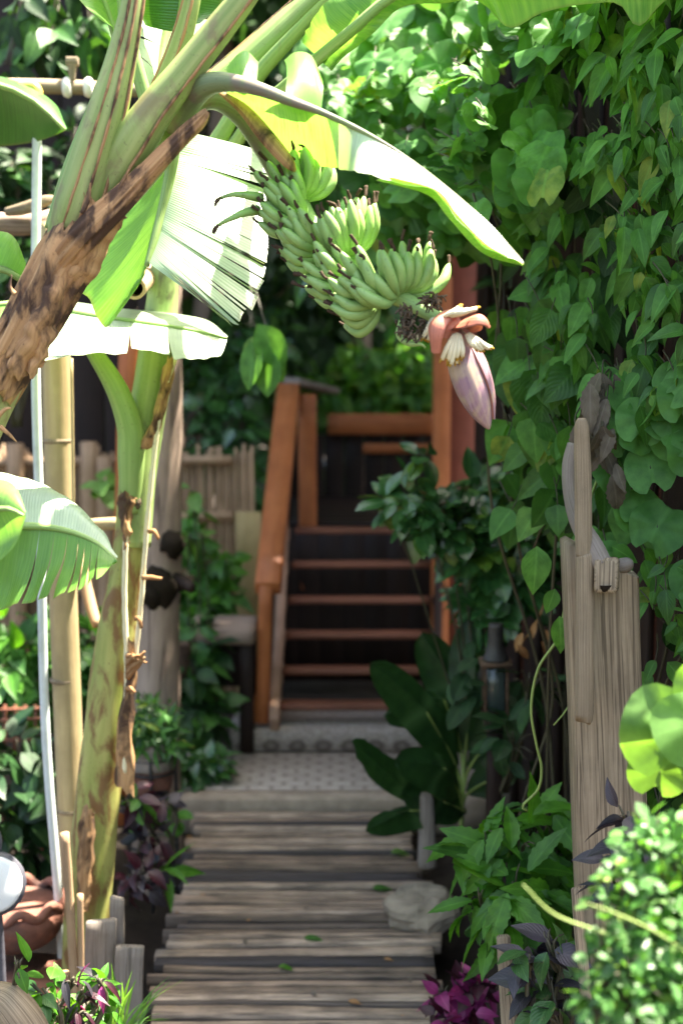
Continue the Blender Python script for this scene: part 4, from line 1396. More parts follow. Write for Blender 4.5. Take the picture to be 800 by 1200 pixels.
m.build('blade', [M['bleaf']], l9)

# third banana: leaves reaching in from the left edge
Yc = 2.9
pc = thing('banana_plant', 'young banana plant at the left edge with broad leaf half in sun', 'banana plant', (W(-160, 1300, Yc).x, Yc, -.05), 'banana plants on the left')
rtube('pseudostem', [(-190, 1600, Yc, 36), (-190, 1200, Yc, 34), (-185, 900, Yc, 28), (-170, 720, Yc, 20), (-150, 660, Yc, 10)], 'pstem', pc, 20, 40, wob=.06)
l11 = rtube('leaf_midrib', [(-160, 690, Yc, 9), (-110, 640, Yc, 8), (-50, 618, Yc - .02, 6), (20, 616, Yc - .05, 5), (70, 620, Yc - .09, 4), (110, 634, Yc - .13, 3), (136, 656, Yc - .16, 1.5)], 'petiole_pale', pc, 12, 40)
m = MB()
blade(m, PL([(-80, 626, Yc - .02), (-20, 616, Yc - .04), (20, 615, Yc - .05), (70, 619, Yc - .09), (110, 633, Yc - .13), (137, 655, Yc - .16)]),
      PL([(-90, 800, Yc + .02), (-30, 742, Yc - .04), (0, 716, Yc - .08), (60, 698, Yc - .20), (108, 680, Yc - .24), (138, 660, Yc - .165)]), 50, 12, bulge=.014, tears=(.55, .63, .7, .76, .8, .84, .88), gap=.004, ripple=.012, rseed=4)
m.build('blade', [M['bleaf']], l11)
m = MB()
blade(m, PL([(-80, 624, Yc - .02), (-20, 614, Yc - .04), (20, 613, Yc - .05), (70, 617, Yc - .09), (110, 631, Yc - .13), (137, 654, Yc - .16)]),
      PL([(-80, 570, Yc + .30), (-20, 558, Yc + .22), (28, 562, Yc + .15), (80, 586, Yc + .03), (118, 622, Yc - .08), (138, 652, Yc - .15)]), 40, 10, bulge=.02, ripple=.006)
m.build('blade', [M['bleaf_wax_glare']], l11)
l12 = rtube('leaf_midrib', [(-160, 700, Yc - .05, 7), (-90, 640, Yc - .2, 6), (-30, 604, Yc - .3, 4), (8, 596, Yc - .36, 3), (28, 604, Yc - .4, 1.5)], 'petiole_pale', pc, 10, 24)
m = MB()
blade(m, PL([(-60, 614, Yc - .26), (-25, 602, Yc - .31), (8, 595, Yc - .36), (30, 604, Yc - .4)]), PL([(-60, 690, Yc - .3), (-20, 668, Yc - .36), (14, 640, Yc - .4), (29, 608, Yc - .405)]), 20, 8, bulge=.03)
blade(m, PL([(-60, 614, Yc - .26), (-25, 602, Yc - .31), (8, 595, Yc - .36), (30, 604, Yc - .4)]), PL([(-60, 560, Yc - .2), (-22, 562, Yc - .24), (16, 568, Yc - .3), (31, 600, Yc - .395)]), 20, 8, bulge=.03)
m.build('blade', [M['bleaf_yellow']], l12)
l13 = rtube('leaf_midrib', [(-170, 700, Yc, 7), (-120, 450, Yc + .2, 6), (-60, 350, Yc + .3, 6), (-10, 312, Yc + .36, 5), (28, 330, Yc + .38, 4)], 'petiole_pale', pc, 10, 24)
m = MB()
blade(m, PL([(-50, 340, Yc + .3), (-20, 314, Yc + .35), (6, 312, Yc + .36), (26, 326, Yc + .38)]), PL([(-50, 270, Yc + .4), (-16, 272, Yc + .4), (14, 276, Yc + .4), (30, 308, Yc + .4)]), 14, 8, bulge=.02)
m.build('blade', [M['bleaf']], l13)
# big dark blade hanging at the upper left
l14 = rtube('leaf_midrib', [(-180, 720, Yc + .3, 7), (-150, 300, Yc + .7, 7), (-90, 120, Yc + 1.0, 6), (-20, 96, Yc + 1.05, 4), (40, 118, Yc + 1.05, 3), (76, 152, Yc + 1.0, 2)], 'petiole_pale', pc, 10, 30)
m = MB()
blade(m, PL([(-80, 116, Yc + 1.0), (-20, 96, Yc + 1.05), (40, 117, Yc + 1.05), (77, 152, Yc + 1.0)]), PL([(-90, 180, Yc + 1.2), (-30, 176, Yc + 1.25), (35, 169, Yc + 1.2), (76, 154, Yc + 1.05)]), 20, 8, bulge=.02)
blade(m, PL([(-80, 116, Yc + 1.0), (-20, 96, Yc + 1.05), (40, 117, Yc + 1.05), (77, 152, Yc + 1.0)]), PL([(-70, 106, Yc + 1.3), (0, 96, Yc + 1.35), (54, 118, Yc + 1.3), (78, 150, Yc + 1.02)]), 20, 8, bulge=.02)
m.build('blade', [M['bleaf_dark']], l14)

# ------------------------------------------------------------------ vegetation
def plant(name, label, cat, base, clumps, n, tpl, size, mats, stem='deep', group=None, droop=.3, upw=.7, camw=.25, spread=.5, stems=True, srad=.006):
    """bushy plant: clumps = [(px, py, Y, radius px)], base = (px, py, Y) of its foot"""
    bw = W(*base) if len(base) == 3 else Vector(base[0])
    t = thing(name, label, cat, bw, group)
    cl = [(W(c[0], c[1], c[2]), R(c[3], c[2])) for c in clumps]
    m = MB()
    mats = mats if isinstance(mats, list) else [mats]
    s = (R(size[0], clumps[0][2]), R(size[1], clumps[0][2]))
    clump_leaves(m, cl, n, tpl, s, 0, droop, upw, camw, spread, nm=len(mats))
    m.build('foliage', [M[q] for q in mats], t)
    if stems:
        m = MB()
        for c, r in cl:
            k = bw.lerp(c, .55) + V3(random.uniform(-.04, .04), random.uniform(-.03, .03), .02)
            tube(m, [bw + V3(random.uniform(-.02, .02), random.uniform(-.02, .02), 0), k, c + V3(0, 0, r * .4)], [srad * 1.5, srad, srad * .5], 7, 14, wob=.2)
            for q in range(4):
                d = Vector((random.gauss(0, 1), random.gauss(0, 1), random.gauss(.4, 1))).normalized()
                tube(m, [k.lerp(c, .5), c + d * r * .4, c + d * r * .9], [srad * .6, srad * .5, srad * .25], 6, 8)
        m.build('stems', M['stemwood'], t)
    return t


M['stemwood'] = stem_mat('shrub_stem', (.045, .042, .022), (.075, .065, .035), (.04, .03, .02), .5)
M['vinestem'] = stem_mat('vine_stem', (.20, .30, .07), (.28, .36, .10), (.16, .11, .05), .4)


def wallY(px):
    return float(np.interp(px, [380, 450, 540, 600, 700, 800, 900, 1100], [5.6, 5.2, 4.6, 4.15, 3.6, 3.3, 3.0, 2.6]))


def climber(name, label, regions, tpl, size, mats, n, dY=0.0, dens=.5, nscale=70, seed=0, camw=1.0, upw=.55, spread=.55, down=1.0, depth=.16, base=None, cat='vine', nst=3):
    """leaves hung on the fence: regions = [(px0, py0, px1, py1, weight)]"""
    ar = np.array([abs((r[2] - r[0]) * (r[3] - r[1])) * r[4] for r in regions])
    ar = ar / ar.sum()
    pos, sz = [], []
    tries = 0
    while len(pos) < n and tries < n * 30:
        tries += 1
        r = regions[rng.choice(len(regions), p=ar)]
        px, py = rng.uniform(r[0], r[2]), rng.uniform(r[1], r[3])
        v = noise.noise(Vector((px / nscale, py / nscale, seed * 9.7)))
        if v < dens - .5 + rng.uniform(-.12, .12):
            continue
        Y = wallY(px) + dY + rng.uniform(-depth, depth * .6) - .10 * v
        pos.append(tuple(W(px, py, Y)))
        sz.append(R(rng.uniform(*size), Y))
    k = len(pos)
    dirs = np.stack([rng.normal(0, spread, k), rng.normal(-.25, .3, k), -down * np.ones(k) + rng.normal(0, .35, k)], 1)
    nr = np.stack([rng.normal(-.15, .35, k), -camw + rng.normal(0, .25, k), upw + rng.normal(0, .25, k)], 1)
    bw = Vector(base)
    t = thing(name, label, cat, bw, 'vines climbing on the right')
    m = MB()
    mm = mats if isinstance(mats, list) else [mats]
    scatter(m, tpl, pos, dirs, nr, sz, 0 if len(mm) == 1 else rng.integers(0, len(mm), k))
    m.build('foliage', [M[q] for q in mm], t)
    m = MB()
    for q in range(nst):
        path = [bw + V3(random.uniform(-.05, .05), random.uniform(-.05, .05), 0)]
        tgt = max((Vector(pos[rng.integers(0, k)]) for _ in range(9)), key=lambda v: v.x)
        for f in (.3, .6, .85):
            p = bw.lerp(tgt, f)
            path.append(p + V3(random.uniform(-.09, .09), .10 + random.uniform(-.04, .04), random.uniform(-.05, .15)))
        path.append(tgt)
        tube(m, path, [.006, .005, .0045, .0035, .0025], 7, 30, wob=.15)
    for i in rng.choice(k, min(k, 140), replace=False):
        p = Vector(pos[i])
        d = Vector(dirs[i]).normalized()
        tube(m, [p + d * .004, p - d * sz[i] * .25 + V3(0, .02, .01), p - d * sz[i] * .5 + V3(0, .07, .02)], [.0016, .0018, .002], 5, 8)
    m.build('stems', M['stemwood'], t)
    return t


T_DROOP = strip_leaf(pro(0.26, 0.3, 1.0), 9, 0.35, 0.42)
climber('climbing_vine', 'tall leafy climbing vine covering the upper right fence', [(625, -40, 1000, 480, 1.0), (640, -260, 1100, -40, .45)], T_DROOP, (18, 50), ['vine', 'vine', 'mid'], 2000, dens=.50, nscale=48, seed=1, camw=.6, upw=.85, spread=.85, depth=.22, base=(1.02, 3.5, -.05))
climber('climbing_vine', 'young climbing vine spilling down the far right edge beside the lobed leaves', [(735, 60, 900, 470, 1.0), (752, 640, 900, 800, .35)], T_DROOP, (20, 48), ['vine', 'mid'], 380, dens=.3, nscale=50, seed=12, dY=-.04, spread=.85, camw=.6, upw=.75, base=(1.0, 3.3, -.05))
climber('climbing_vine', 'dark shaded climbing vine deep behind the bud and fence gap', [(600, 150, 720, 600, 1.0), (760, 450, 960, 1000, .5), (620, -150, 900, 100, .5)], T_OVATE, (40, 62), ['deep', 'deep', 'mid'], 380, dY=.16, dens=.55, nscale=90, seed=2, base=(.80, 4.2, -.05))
climber('climbing_vine', 'broad heart leaved vine hanging left of the weathered post', [(592, 400, 676, 600, 1.0), (585, 300, 650, 470, .6)], T_HEART, (32, 56), ['vine', 'mid'], 105, dY=-.05, dens=.42, seed=4, base=(.62, 4.05, -.05))
climber('climbing_vine', 'lobed leaf vine with pale round twin leaves beside the weathered post', [(690, 440, 800, 690, 1.0), (800, 430, 960, 760, .8)], T_LOBE, (40, 64), ['lobe'], 78, dY=-.10, dens=.44, seed=5, down=.75, depth=.08, base=(.86, 3.35, -.05))
climber('climbing_vine', 'rounded leaf creeper flecked with sun behind the fruit bunch', [(430, 60, 640, 290, 1.0), (370, -60, 560, 120, .5), (560, -60, 680, 60, .6)], T_LOBE, (36, 60), ['lobe', 'vine', 'mid'], 430, dY=.05, dens=.47, nscale=60, seed=6, camw=.55, upw=.9, depth=.45, spread=.8, base=(.76, 4.5, -.05))
climber('climbing_vine', 'loose spray of sunlit rounded leaves above the arching banana leaf', [(390, 70, 570, 180, 1.0), (440, 170, 560, 270, .4)], T_LOBE, (22, 38), ['lobe', 'vine'], 110, dY=-.55, dens=.42, nscale=45, seed=16, camw=.35, upw=1.1, depth=.25, spread=.9, down=.4, base=(.74, 4.3, -.05), nst=2)
climber('climbing_vine', 'fine leaved creeper under the eaves of the house', [(330, 40, 560, 360, 1.0), (360, -80, 600, 60, .5)], T_OVATE, (30, 46), ['mid', 'vine', 'glossy'], 420, dY=1.1, dens=.42, nscale=80, seed=7, upw=.9, camw=.5, depth=.5, base=(.46, 6.3, -.05), nst=0)
# single odd leaves that hang clear
t = thing('trailing_vine', 'single thin yellow green tendril hanging with a drooping leaf left of the post', 'vine', W(640, 690, 3.4))
m = MB()
tube(m, PL([(700, 560, 3.5), (672, 640, 3.42), (660, 720, 3.4), (652, 750, 3.4), (630, 784, 3.4), (622, 830, 3.4), (628, 872, 3.4), (634, 900, 3.4), (630, 925, 3.4), (612, 944, 3.4), (618, 950, 3.4)]), [.0035] * 11, 8, 70, wob=.15)
tube(m, PL([(668, 700, 3.42), (672, 800, 3.44), (664, 830, 3.43), (648, 850, 3.42)]), [.002] * 4, 6, 20)
m.build('stem', M['vinestem'], t)
m = MB()
scatter(m, T_OVATE, [W(629, 640, 3.36), W(655, 722, 3.38), W(650, 690, 3.38), (W(716, 640, 3.36)), W(738, 700, 3.3)], [(-.05, -.1, -1), (.1, -.1, -1), (-.3, 0, -1), (.5, 0, -.3), (.6, 0, .1)], [(0, -1, .3)] * 5, [R(60, 3.36), R(48, 3.4), R(34, 3.4), R(40, 3.3), R(42, 3.3)])
m.build('foliage', M['vine'], t)
t = thing('withered_leaves', 'cluster of withered grey leaves hanging behind the top of the post', 'dead leaves', W(715, 440, 3.3))
pts = [W(random.gauss(704, 14), random.uniform(425, 560), 3.3 + random.uniform(-.05, .08)) for _ in range(26)]
m = MB()
scatter(m, T_SERR, pts, [(random.gauss(0, .5), random.gauss(0, .3), -1) for _ in pts], [(random.gauss(0, .5), -1, random.gauss(.2, .4)) for _ in pts], [R(random.uniform(34, 58), 3.3) for _ in pts])
m.build('foliage', M['dryleaf'], t)
m = MB()
for p in pts[:12]:
    tube(m, [p, p + V3(.01, .04, .03), W(716, 430, 3.4)], [.002, .002, .003], 5, 10)
m.build('stems', M['stemwood'], t)

# hanging glossy shrub in front of the stair's right post
plant('glossy_shrub', 'bushy shrub with small glossy leaves overlapping the right stair post', 'shrub', (560, 900, 5.0),
      [(480, 585, 4.9, 26), (500, 610, 4.9, 26), (552, 610, 5.0, 30), (590, 610, 5.0, 36), (560, 650, 5.0, 34), (600, 680, 5.0, 38), (494, 535, 4.9, 12), (458, 590, 4.9, 14), (530, 615, 4.95, 26), (600, 575, 5.0, 28), (560, 700, 5.1, 24), (556, 575, 5.0, 22), (625, 640, 5.0, 36), (580, 720, 5.0, 28)],
      940, T_WIDE, (24, 40), ['glossy'], upw=1.1, droop=.15, camw=.5, srad=.003)
plant('small_shrub', 'dark small leaved shrub under the glossy shrub by the lantern', 'shrub', (590, 930, 4.6), [(560, 800, 4.7, 34), (620, 800, 4.5, 30), (600, 870, 4.5, 34)], 46, T_WIDE, (26, 44), ['deep'], upw=1.0)
m = MB()
pp = [W(x, y, 4.4) for x, y in ((612, 742), (628, 728), (640, 738), (606, 756), (634, 752))]
scatter(m, T_SERR, pp, [(random.gauss(0, .6), 0, -1) for _ in pp], [(random.gauss(0, .5), -1, .3) for _ in pp], [R(26, 4.4)] * 5)
tube(m, [W(640, 700, 4.5), W(628, 730, 4.42), W(612, 752, 4.4)], [.003, .003, .002], 6, 10)
tag(m.build('dead_twig', [M['tan']]), 'dead twig with orange brown leaves in the dark right gap', 'twig')

# broad leaved plant by the step
t = thing('broad_leaf_plant', 'dark plant with long broad leaves leaning over the path end', 'plant', W(535, 1010, 4.9))
bl = [  # base, middle, tip of each leaf, half width px, material
    ((535, 900, 4.9), (500, 835, 4.8), (434, 776, 4.7), 24), ((540, 930, 4.9), (480, 925, 4.75), (412, 868, 4.6), 20),
    ((545, 950, 4.9), (480, 950, 4.7), (428, 974, 4.55), 15), ((540, 880, 4.95), (520, 820, 4.9), (450, 838, 4.8), 26),
    ((545, 870, 5.0), (528, 800, 5.0), (494, 742, 5.0), 26), ((545, 880, 4.95), (556, 800, 4.95), (552, 726, 5.0), 30),
    ((550, 900, 4.9), (590, 850, 4.85), (612, 800, 4.8), 24), ((548, 930, 4.85), (580, 910, 4.8), (606, 868, 4.75), 22),
    ((538, 930, 4.85), (520, 900, 4.7), (462, 890, 4.6), 24), ((545, 950, 4.9), (520, 940, 4.8), (470, 930, 4.7), 22)]
m2 = MB()
for k, (b, c, e, hw) in enumerate(bl):
    b, c, e = W(*b), W(*c), W(*e)
    mids = [b, c, e]
    ax_ = (e - b).normalized()
    sdv = ax_.cross(V3(0, -.85, .5)).normalized()
    h = R(hw, 4.8)
    m = MB()
    for s in (-1, 1):
        blade(m, mids, [b + sdv * s * h * .2, b.lerp(c, .6) + sdv * s * h * .95 + V3(0, 0, -.01), c.lerp(e, .45) + sdv * s * h + V3(0, .01, -.015), c.lerp(e, .85) + sdv * s * h * .6, e], 18, 6, bulge=.012 * s, ripple=.012, rseed=k)
    m.build('leaf', M['broad'], t)
    tube(m2, [W(540, 1000, 4.9), W(541, 950, 4.9), b, c], [.008, .007, .005, .003], 8, 20)
m2.build('stems', M['vinestem'], t)

# bright serrated bush by the path, right
t = plant('serrated_bush', 'bright green bush of pointed toothed leaves beside the rock', 'bush', (600, 1190, 3.7),
          [(572, 1000, 3.6, 36), (605, 990, 3.6, 44), (645, 1000, 3.7, 38), (562, 1062, 3.5, 30), (600, 1050, 3.5, 46), (640, 1050, 3.6, 34), (625, 960, 3.7, 30), (585, 1088, 3.5, 26), (655, 970, 3.75, 24)],
          190, T_SERR, (42, 72), ['bright', 'bright', 'mid'], droop=.5, upw=.85, camw=.4, spread=.7)
# foreground small leaved bush, sunlit
fb = plant('variegated_bush', 'sunlit dense small leaved bush filling the lower right corner', 'bush', (790, 1500, 1.95),
           [(770, 1010, 1.95, 60), (740, 1070, 1.9, 62), (780, 1110, 1.9, 75), (730, 1150, 1.85, 62), (840, 1040, 1.95, 80), (790, 1180, 1.85, 80), (850, 1180, 1.9, 90), (880, 1300, 1.95, 120), (760, 1280, 1.9, 100), (800, 985, 2.0, 36), (712, 1120, 1.86, 20), (700, 1172, 1.84, 24), (724, 1030, 1.9, 18), (746, 990, 1.95, 16), (776, 966, 2.0, 14), (706, 1080, 1.86, 14)],
           3000, T_SMALL, (10, 26), ['pied', 'pied', 'mid', 'vine'], upw=1.0, droop=.0, spread=.7, camw=.2, srad=.004)
m = MB()
for a in ([(800, 1150, 1.9), (720, 1100, 1.85), (650, 1072, 1.85), (612, 1036, 1.86)], [(860, 1160, 1.85), (780, 1100, 1.82), (720, 1070, 1.8), (684, 1058, 1.8)]):
    tube(m, PL(a), [.0021, .0018, .0015, .0008], 8, 24, wob=.2, wf=30)
m.build('twig', M['vinestem'], fb)
# pale lobed leaves at the right edge
t = thing('lobed_leaf_branch', 'bright pale green lobed leaves leaning in at the right edge', 'branch', W(860, 1000, 2.35))
m = MB()
sp = [(796, 860, 2.3, 112, (-.22, -.12, -1)), (822, 842, 2.28, 96, (.45, -.1, -.8)), (772, 904, 2.38, 60, (-.2, 0, -1)), (822, 838, 2.33, 70, (-.2, .2, 1)), (870, 870, 2.32, 110, (.2, -.2, -1)), (840, 812, 2.3, 80, (.3, -.1, .6))]
scatter(m, T_LOBE, [W(a[0], a[1], a[2]) for a in sp], [a[4] for a in sp], [(-.1, -1, .05), (.25, -1, .12), (0, -1, -.05), (-.2, -1, .2), (.2, -1, .1), (.1, -1, .2)], [R(a[3], a[2]) for a in sp])
m.build('foliage', M['lobe_pale'], t)
m = MB()
for a in sp:
    tube(m, [W(a[0], a[1], a[2]), W(a[0] + 40, a[1] + 30, a[2] + .05), W(866, 940, 2.4), W(880, 1200, 2.4)], [.002, .0022, .003, .004], 6, 20)
m.build('stems', M['vinestem'], t)

# purple plants and magenta coleus near the stakes
plant('purple_basil', 'dark purple leaved plant growing against the foot of the post', 'plant', (735, 1110, 2.75), [(735, 960, 2.75, 26), (748, 985, 2.75, 26), (726, 1005, 2.8, 24), (745, 1030, 2.75, 26), (720, 1040, 2.8, 18)], 44, T_OVATE, (34, 52), ['purple'], droop=.5)
plant('purple_basil', 'dark purple leaved plant with grey green lower leaves by the wooden stake', 'plant', (650, 1260, 3.0), [(640, 1110, 3.0, 30), (660, 1130, 3.0, 34), (645, 1160, 3.0, 34), (680, 1170, 3.0, 30), (620, 1125, 3.0, 20), (655, 1195, 2.95, 34)], 62, T_OVATE, (36, 54), ['purple', 'purple', 'crinkle'], droop=.3, upw=1.0)
plant('coleus', 'magenta leaved coleus at the right edge of the boardwalk', 'plant', (548, 1240, 3.7), [(545, 1165, 3.7, 24), (520, 1168, 3.7, 16), (562, 1165, 3.7, 20), (545, 1190, 3.65, 30), (530, 1200, 3.65, 26)], 130, T_OVATE, (20, 36), ['magenta', 'magenta', 'maroon'], droop=.25, upw=.9, spread=.7)

# ------------------------------------------------------------------ weathered post with its latch bars
Yq = 3.05
gp = thing('gate_post', 'thick weathered wooden post with hanging latch bar and curved arm', 'post', W(712, 1400, Yq))


def jag(m, p0, p1, w, h, up, **kw):
    beam(m, p0, p1, w, h, up=up, **kw)


m = MB()
beam(m, W(730, 1420, Yq + .06), W(701, 651, Yq + .06), R(87, Yq), .085, up=(0, 1, 0), ch=.10, seg=34, wob=.007, wf=2.2, endcut=R(24, Yq))
m.build('main_board', M['oldwood'], gp)
m = MB()
tube(m, PL([(683.5, 845, Yq - .045), (684, 836, Yq - .045), (684.5, 760, Yq - .045), (685, 700, Yq - .045), (685, 655, Yq - .045), (684, 649, Yq - .045)]), [R(9, Yq), R(11.3, Yq), R(11.2, Yq), R(11, Yq), R(10.8, Yq), R(10, Yq)], 14, 40, flat=.8, wob=.10, wf=7)
m.build('latch_bar', M['oldwood'], gp)
m = MB()
tube(m, PL([(683.5, 652, Yq - .045), (683, 620, Yq - .045), (682.5, 560, Yq - .045), (681.5, 515, Yq - .045), (681, 498, Yq - .045), (681, 490, Yq - .045)]), [R(9.3, Yq), R(10.2, Yq), R(10.2, Yq), R(9.2, Yq), R(8.3, Yq), R(4.5, Yq)], 14, 40, flat=.8, wob=.09, wf=8)
m.build('latch_bar_top', M['oldwood'], gp)
m = MB()
tube(m, PL([(671, 520, Yq + .06), (666, 545, Yq + .05), (668, 580, Yq + .03), (678, 612, Yq), (694, 640, Yq - .03), (706, 662, Yq - .05)]), [R(7, Yq), R(8, Yq), R(9, Yq), R(11, Yq), R(13, Yq), R(12, Yq)], 14, 40, wob=.12, wf=7)
m.build('curved_arm', M['greywood'], gp)
m = MB()
a, b = W(709, 674, Yq - .075), W(712, 672, Yq + .03)
beam(m, a, b, R(27, Yq), R(41, Yq), ch=.12, seg=5, wob=.003, wf=9)
m.build('peg', M['oldwood'], gp)
m = MB()
tube(m, PL([(720, 664, Yq + .02), (728, 663, Yq + .02), (736, 661, Yq + .02), (741, 660, Yq + .02)]), [R(6, Yq), R(8, Yq), R(7.5, Yq), R(4, Yq)], 10, 12, wob=.4, wf=20)
m.build('top_chunk', M['greywood'], gp)
m = MB()
c = W(708, 690, Yq - .076)
tube(m, [c, c + V3(0, -.004, -.004)], [R(7, Yq), R(3, Yq)], 8, 6, wob=.8, wf=60)
m.build('rot_hole', M['dark_hole'], gp)

# stakes on the right
for a, b, w_, lb in (((604, 1290, 3.3), (588, 1096, 3.35), 24, 'short pointed grey stake right of the magenta coleus'), ((696, 1300, 2.9), (674, 1040, 3.0), 17, 'thin pale stake beneath the foot of the weathered post'), ((500, 1015, 4.75), (499, 930, 4.75), 22, 'squat dark stump at the right edge of the path end')):
    m = MB()
    beam(m, W(*a), W(*b), R(w_, a[2]), .03 if w_ < 22 or a[2] < 4 else .09, up=(0, 1, 0), ch=.2, seg=10, wob=.004, taper=.72)
    tag(m.build('wooden_stake', M['oldwood' if a[2] < 4 else 'greywood']), lb, 'stake', 'stakes on the right of the boardwalk')

# boulder
m = MB()
c = G(494, 1100, -.02) + V3(0, .10, .06)
vs, n1, n2 = [], 22, 14
for i in range(n1):
    for j in range(n2):
        th, ph = 2 * math.pi * i / n1, math.pi * j / (n2 - 1)
        d = Vector((math.cos(th) * math.sin(ph), math.sin(th) * math.sin(ph), math.cos(ph)))
        r = 1 + .22 * noise.noise(d * 1.7 + V3(4, 2, 7)) + .07 * noise.noise(d * 5)
        q = V3(d.x * .125 * r, d.y * .13 * r, d.z * .085 * r)
        q.z = min(q.z, .058 + .5 * (q.x * .3 + .0) + .01 * noise.noise(d * 4))
        vs.append(c + q)
fcs = [(i * n2 + j, ((i + 1) % n1) * n2 + j, ((i + 1) % n1) * n2 + j + 1, i * n2 + j + 1) for i in range(n1) for j in range(n2 - 1)]
m.add(vs, [tuple(reversed(f)) for f in fcs])
tag(m.build('boulder', M['rock'], smooth=False), 'pale flat topped boulder at the right edge of the boardwalk', 'rock')

# lantern in the dark
Yl = 4.6
ln = thing('garden_lantern', 'dim old glass lantern hidden in the dark shrubs', 'lantern', W(580, 838, Yl))
m = MB()
c0, c1 = W(580, 836, Yl), W(580, 776, Yl)
h = R(13, Yl)
for sx in (-1, 1):
    for sy in (-1, 1):
        beam(m, c0 + V3(sx * h, sy * h, 0), c1 + V3(sx * h, sy * h, 0), .010, .010, up=(0, 1, 0), seg=2)
for cc, hh, ww in ((c0, .012, 2.5), (c1, .014, 2.9)):
    beam(m, cc + V3(-h * ww / 2, 0, 0), cc + V3(h * ww / 2, 0, 0), h * ww, hh, seg=2)
m.build('frame', M['rust'], ln)
m = MB()
beam(m, c0 + V3(0, 0, .012), c1 - V3(0, 0, .012), h * 1.75, h * 1.75, up=(0, 1, 0), seg=2)
m.build('glass', M['glass'], ln)
m = MB()
tube(m, [c1 + V3(0, 0, .008), c1 + V3(0, 0, .04), c1 + V3(0, 0, .07), c1 + V3(0, 0, .13)], [h * 1.3, h * .9, h * .75, h * .7], 14, 14)
m.build('chimney_cap', M['iron'], ln)
m = MB()
beam(m, c0 - V3(0, 0, .008), (c0.x, c0.y, -.05), .05, .05, up=(0, 1, 0), seg=3)
m.build('stand', M['stain_shade'], ln)

# ------------------------------------------------------------------ left side pots and plants
Yw = 5.0
ps = thing('plant_stand', 'thin black iron stand holding the grey pot', 'stand', (W(178, 1000, Yw).x, Yw, -.1))
m = MB()
cx = W(178, 900, Yw)
rt = W(178, 902, Yw).z
for k in (0, 1, 2):
    m = MB()
    tube(m, [(cx.x + math.cos(q) * R(29, Yw), cx.y + math.sin(q) * R(29, Yw), rt + (.055 * k if k < 2 else -.28)) for q in np.linspace(0, 2 * math.pi, 25)], [.005] * 25, 6, 60, cap=False)
    m.build('ring', M['iron'], ps)
for q in (.15, 1.7, 3.3, 4.8):
    m = MB()
    p = V3(cx.x + math.cos(q) * R(29, Yw), cx.y + math.sin(q) * R(29, Yw), rt + .07)
    tube(m, [p, p - V3(0, 0, .3), (p.x, p.y, -.1)], [.0065] * 3, 7, 10)
    m.build('leg', M['iron'], ps)
pt = thing('flower_pot', 'round grey clay pot on the black iron stand', 'pot', (cx.x, cx.y, rt - .10))
m = MB()
z0_ = rt - .10
tube(m, [(cx.x, cx.y, z0_), (cx.x, cx.y, z0_ + .03), (cx.x, cx.y, z0_ + .09), (cx.x, cx.y, z0_ + .15), (cx.x, cx.y, z0_ + .18)], [R(18, Yw), R(23, Yw), R(26, Yw), R(27, Yw), R(25, Yw)], 24, 20)
m.build('body', M['terracotta'], pt)
m = MB()
tube(m, [(cx.x, cx.y, z0_ + .11), (cx.x, cx.y, z0_ + .14), (cx.x, cx.y, z0_ + .20), (cx.x, cx.y, z0_ + .215)], [R(28, Yw), R(30, Yw), R(30, Yw), R(28, Yw)], 24, 12, wob=.04)
m.build('rim', M['potgrey'], pt)
plant('potted_plant', 'feathery green plant spilling from the grey pot', 'plant', (178, 880, Yw), [(176, 842, Yw, 30), (166, 860, Yw - .05, 24), (192, 862, Yw - .05, 24), (206, 872, Yw - .05, 12)], 460, T_LANCE, (12, 26), ['crinkle', 'vine', 'crinkle'], upw=.9, droop=.1, spread=.8, srad=.003)
plant('maroon_plant', 'dark maroon leaved plant in the shade under the pot stand', 'plant', (165, 1010, 4.6), [(160, 950, 4.6, 20), (188, 945, 4.7, 18), (175, 985, 4.55, 26), (150, 935, 4.5, 16), (165, 1030, 4.4, 26), (185, 1020, 4.5, 18)], 90, T_OVATE, (20, 34), ['maroon', 'purple'])
plant('seedling', 'small bright green seedlings beside the pot stand', 'plant', (196, 1010, 4.75), [(160, 938, 4.5, 9), (200, 938, 4.8, 10), (176, 962, 4.7, 16), (205, 960, 4.9, 12)], 26, T_WIDE, (18, 30), ['bright'])
plant('arching_leaf', 'single long green leaf arching over the left boardwalk edge', 'plant', (176, 1040, 4.5), [(190, 1022, 4.45, 8)], 5, T_LANCE, (44, 56), ['bright'], upw=1.2, droop=0, srad=.003)
plant('low_ground_plant', 'low grey green plant spreading on the left corner of the landing', 'plant', (236, 915, 5.9), [(225, 898, 5.9, 20), (246, 900, 5.95, 18), (258, 894, 6.0, 12), (214, 905, 5.85, 14)], 170, T_OVATE, (14, 26), ['mid', 'glossy'], upw=1.0, srad=.003)
plant('fern_shrub', 'drooping dark green leafy shrub left of the wooden bench', 'shrub', (232, 880, 6.2), [(230, 745, 6.3, 22), (226, 790, 6.2, 22), (236, 815, 6.2, 22), (238, 850, 6.15, 20), (222, 835, 6.1, 16), (240, 770, 6.3, 20)], 210, T_OVATE, (26, 40), ['mid', 'deep'], droop=.5)
plant('bright_shrub', 'sunlit pale green shrub in front of the cane fence', 'shrub', (238, 840, 6.9), [(232, 690, 6.9, 28), (250, 660, 6.9, 24), (222, 640, 6.9, 18), (236, 720, 6.8, 26), (258, 700, 6.9, 20), (226, 610, 6.9, 14)], 260, T_OVATE, (20, 34), ['bright', 'mid'])
plant('sapling', 'thin sapling with a few lime leaves before the cane fence', 'plant', (232, 820, 6.3), [(226, 576, 6.3, 10), (236, 628, 6.3, 10), (222, 625, 6.3, 8), (120, 567, 6.3, 8)], 16, T_WIDE, (26, 38), ['lobe_pale'], upw=1.3, srad=.003)
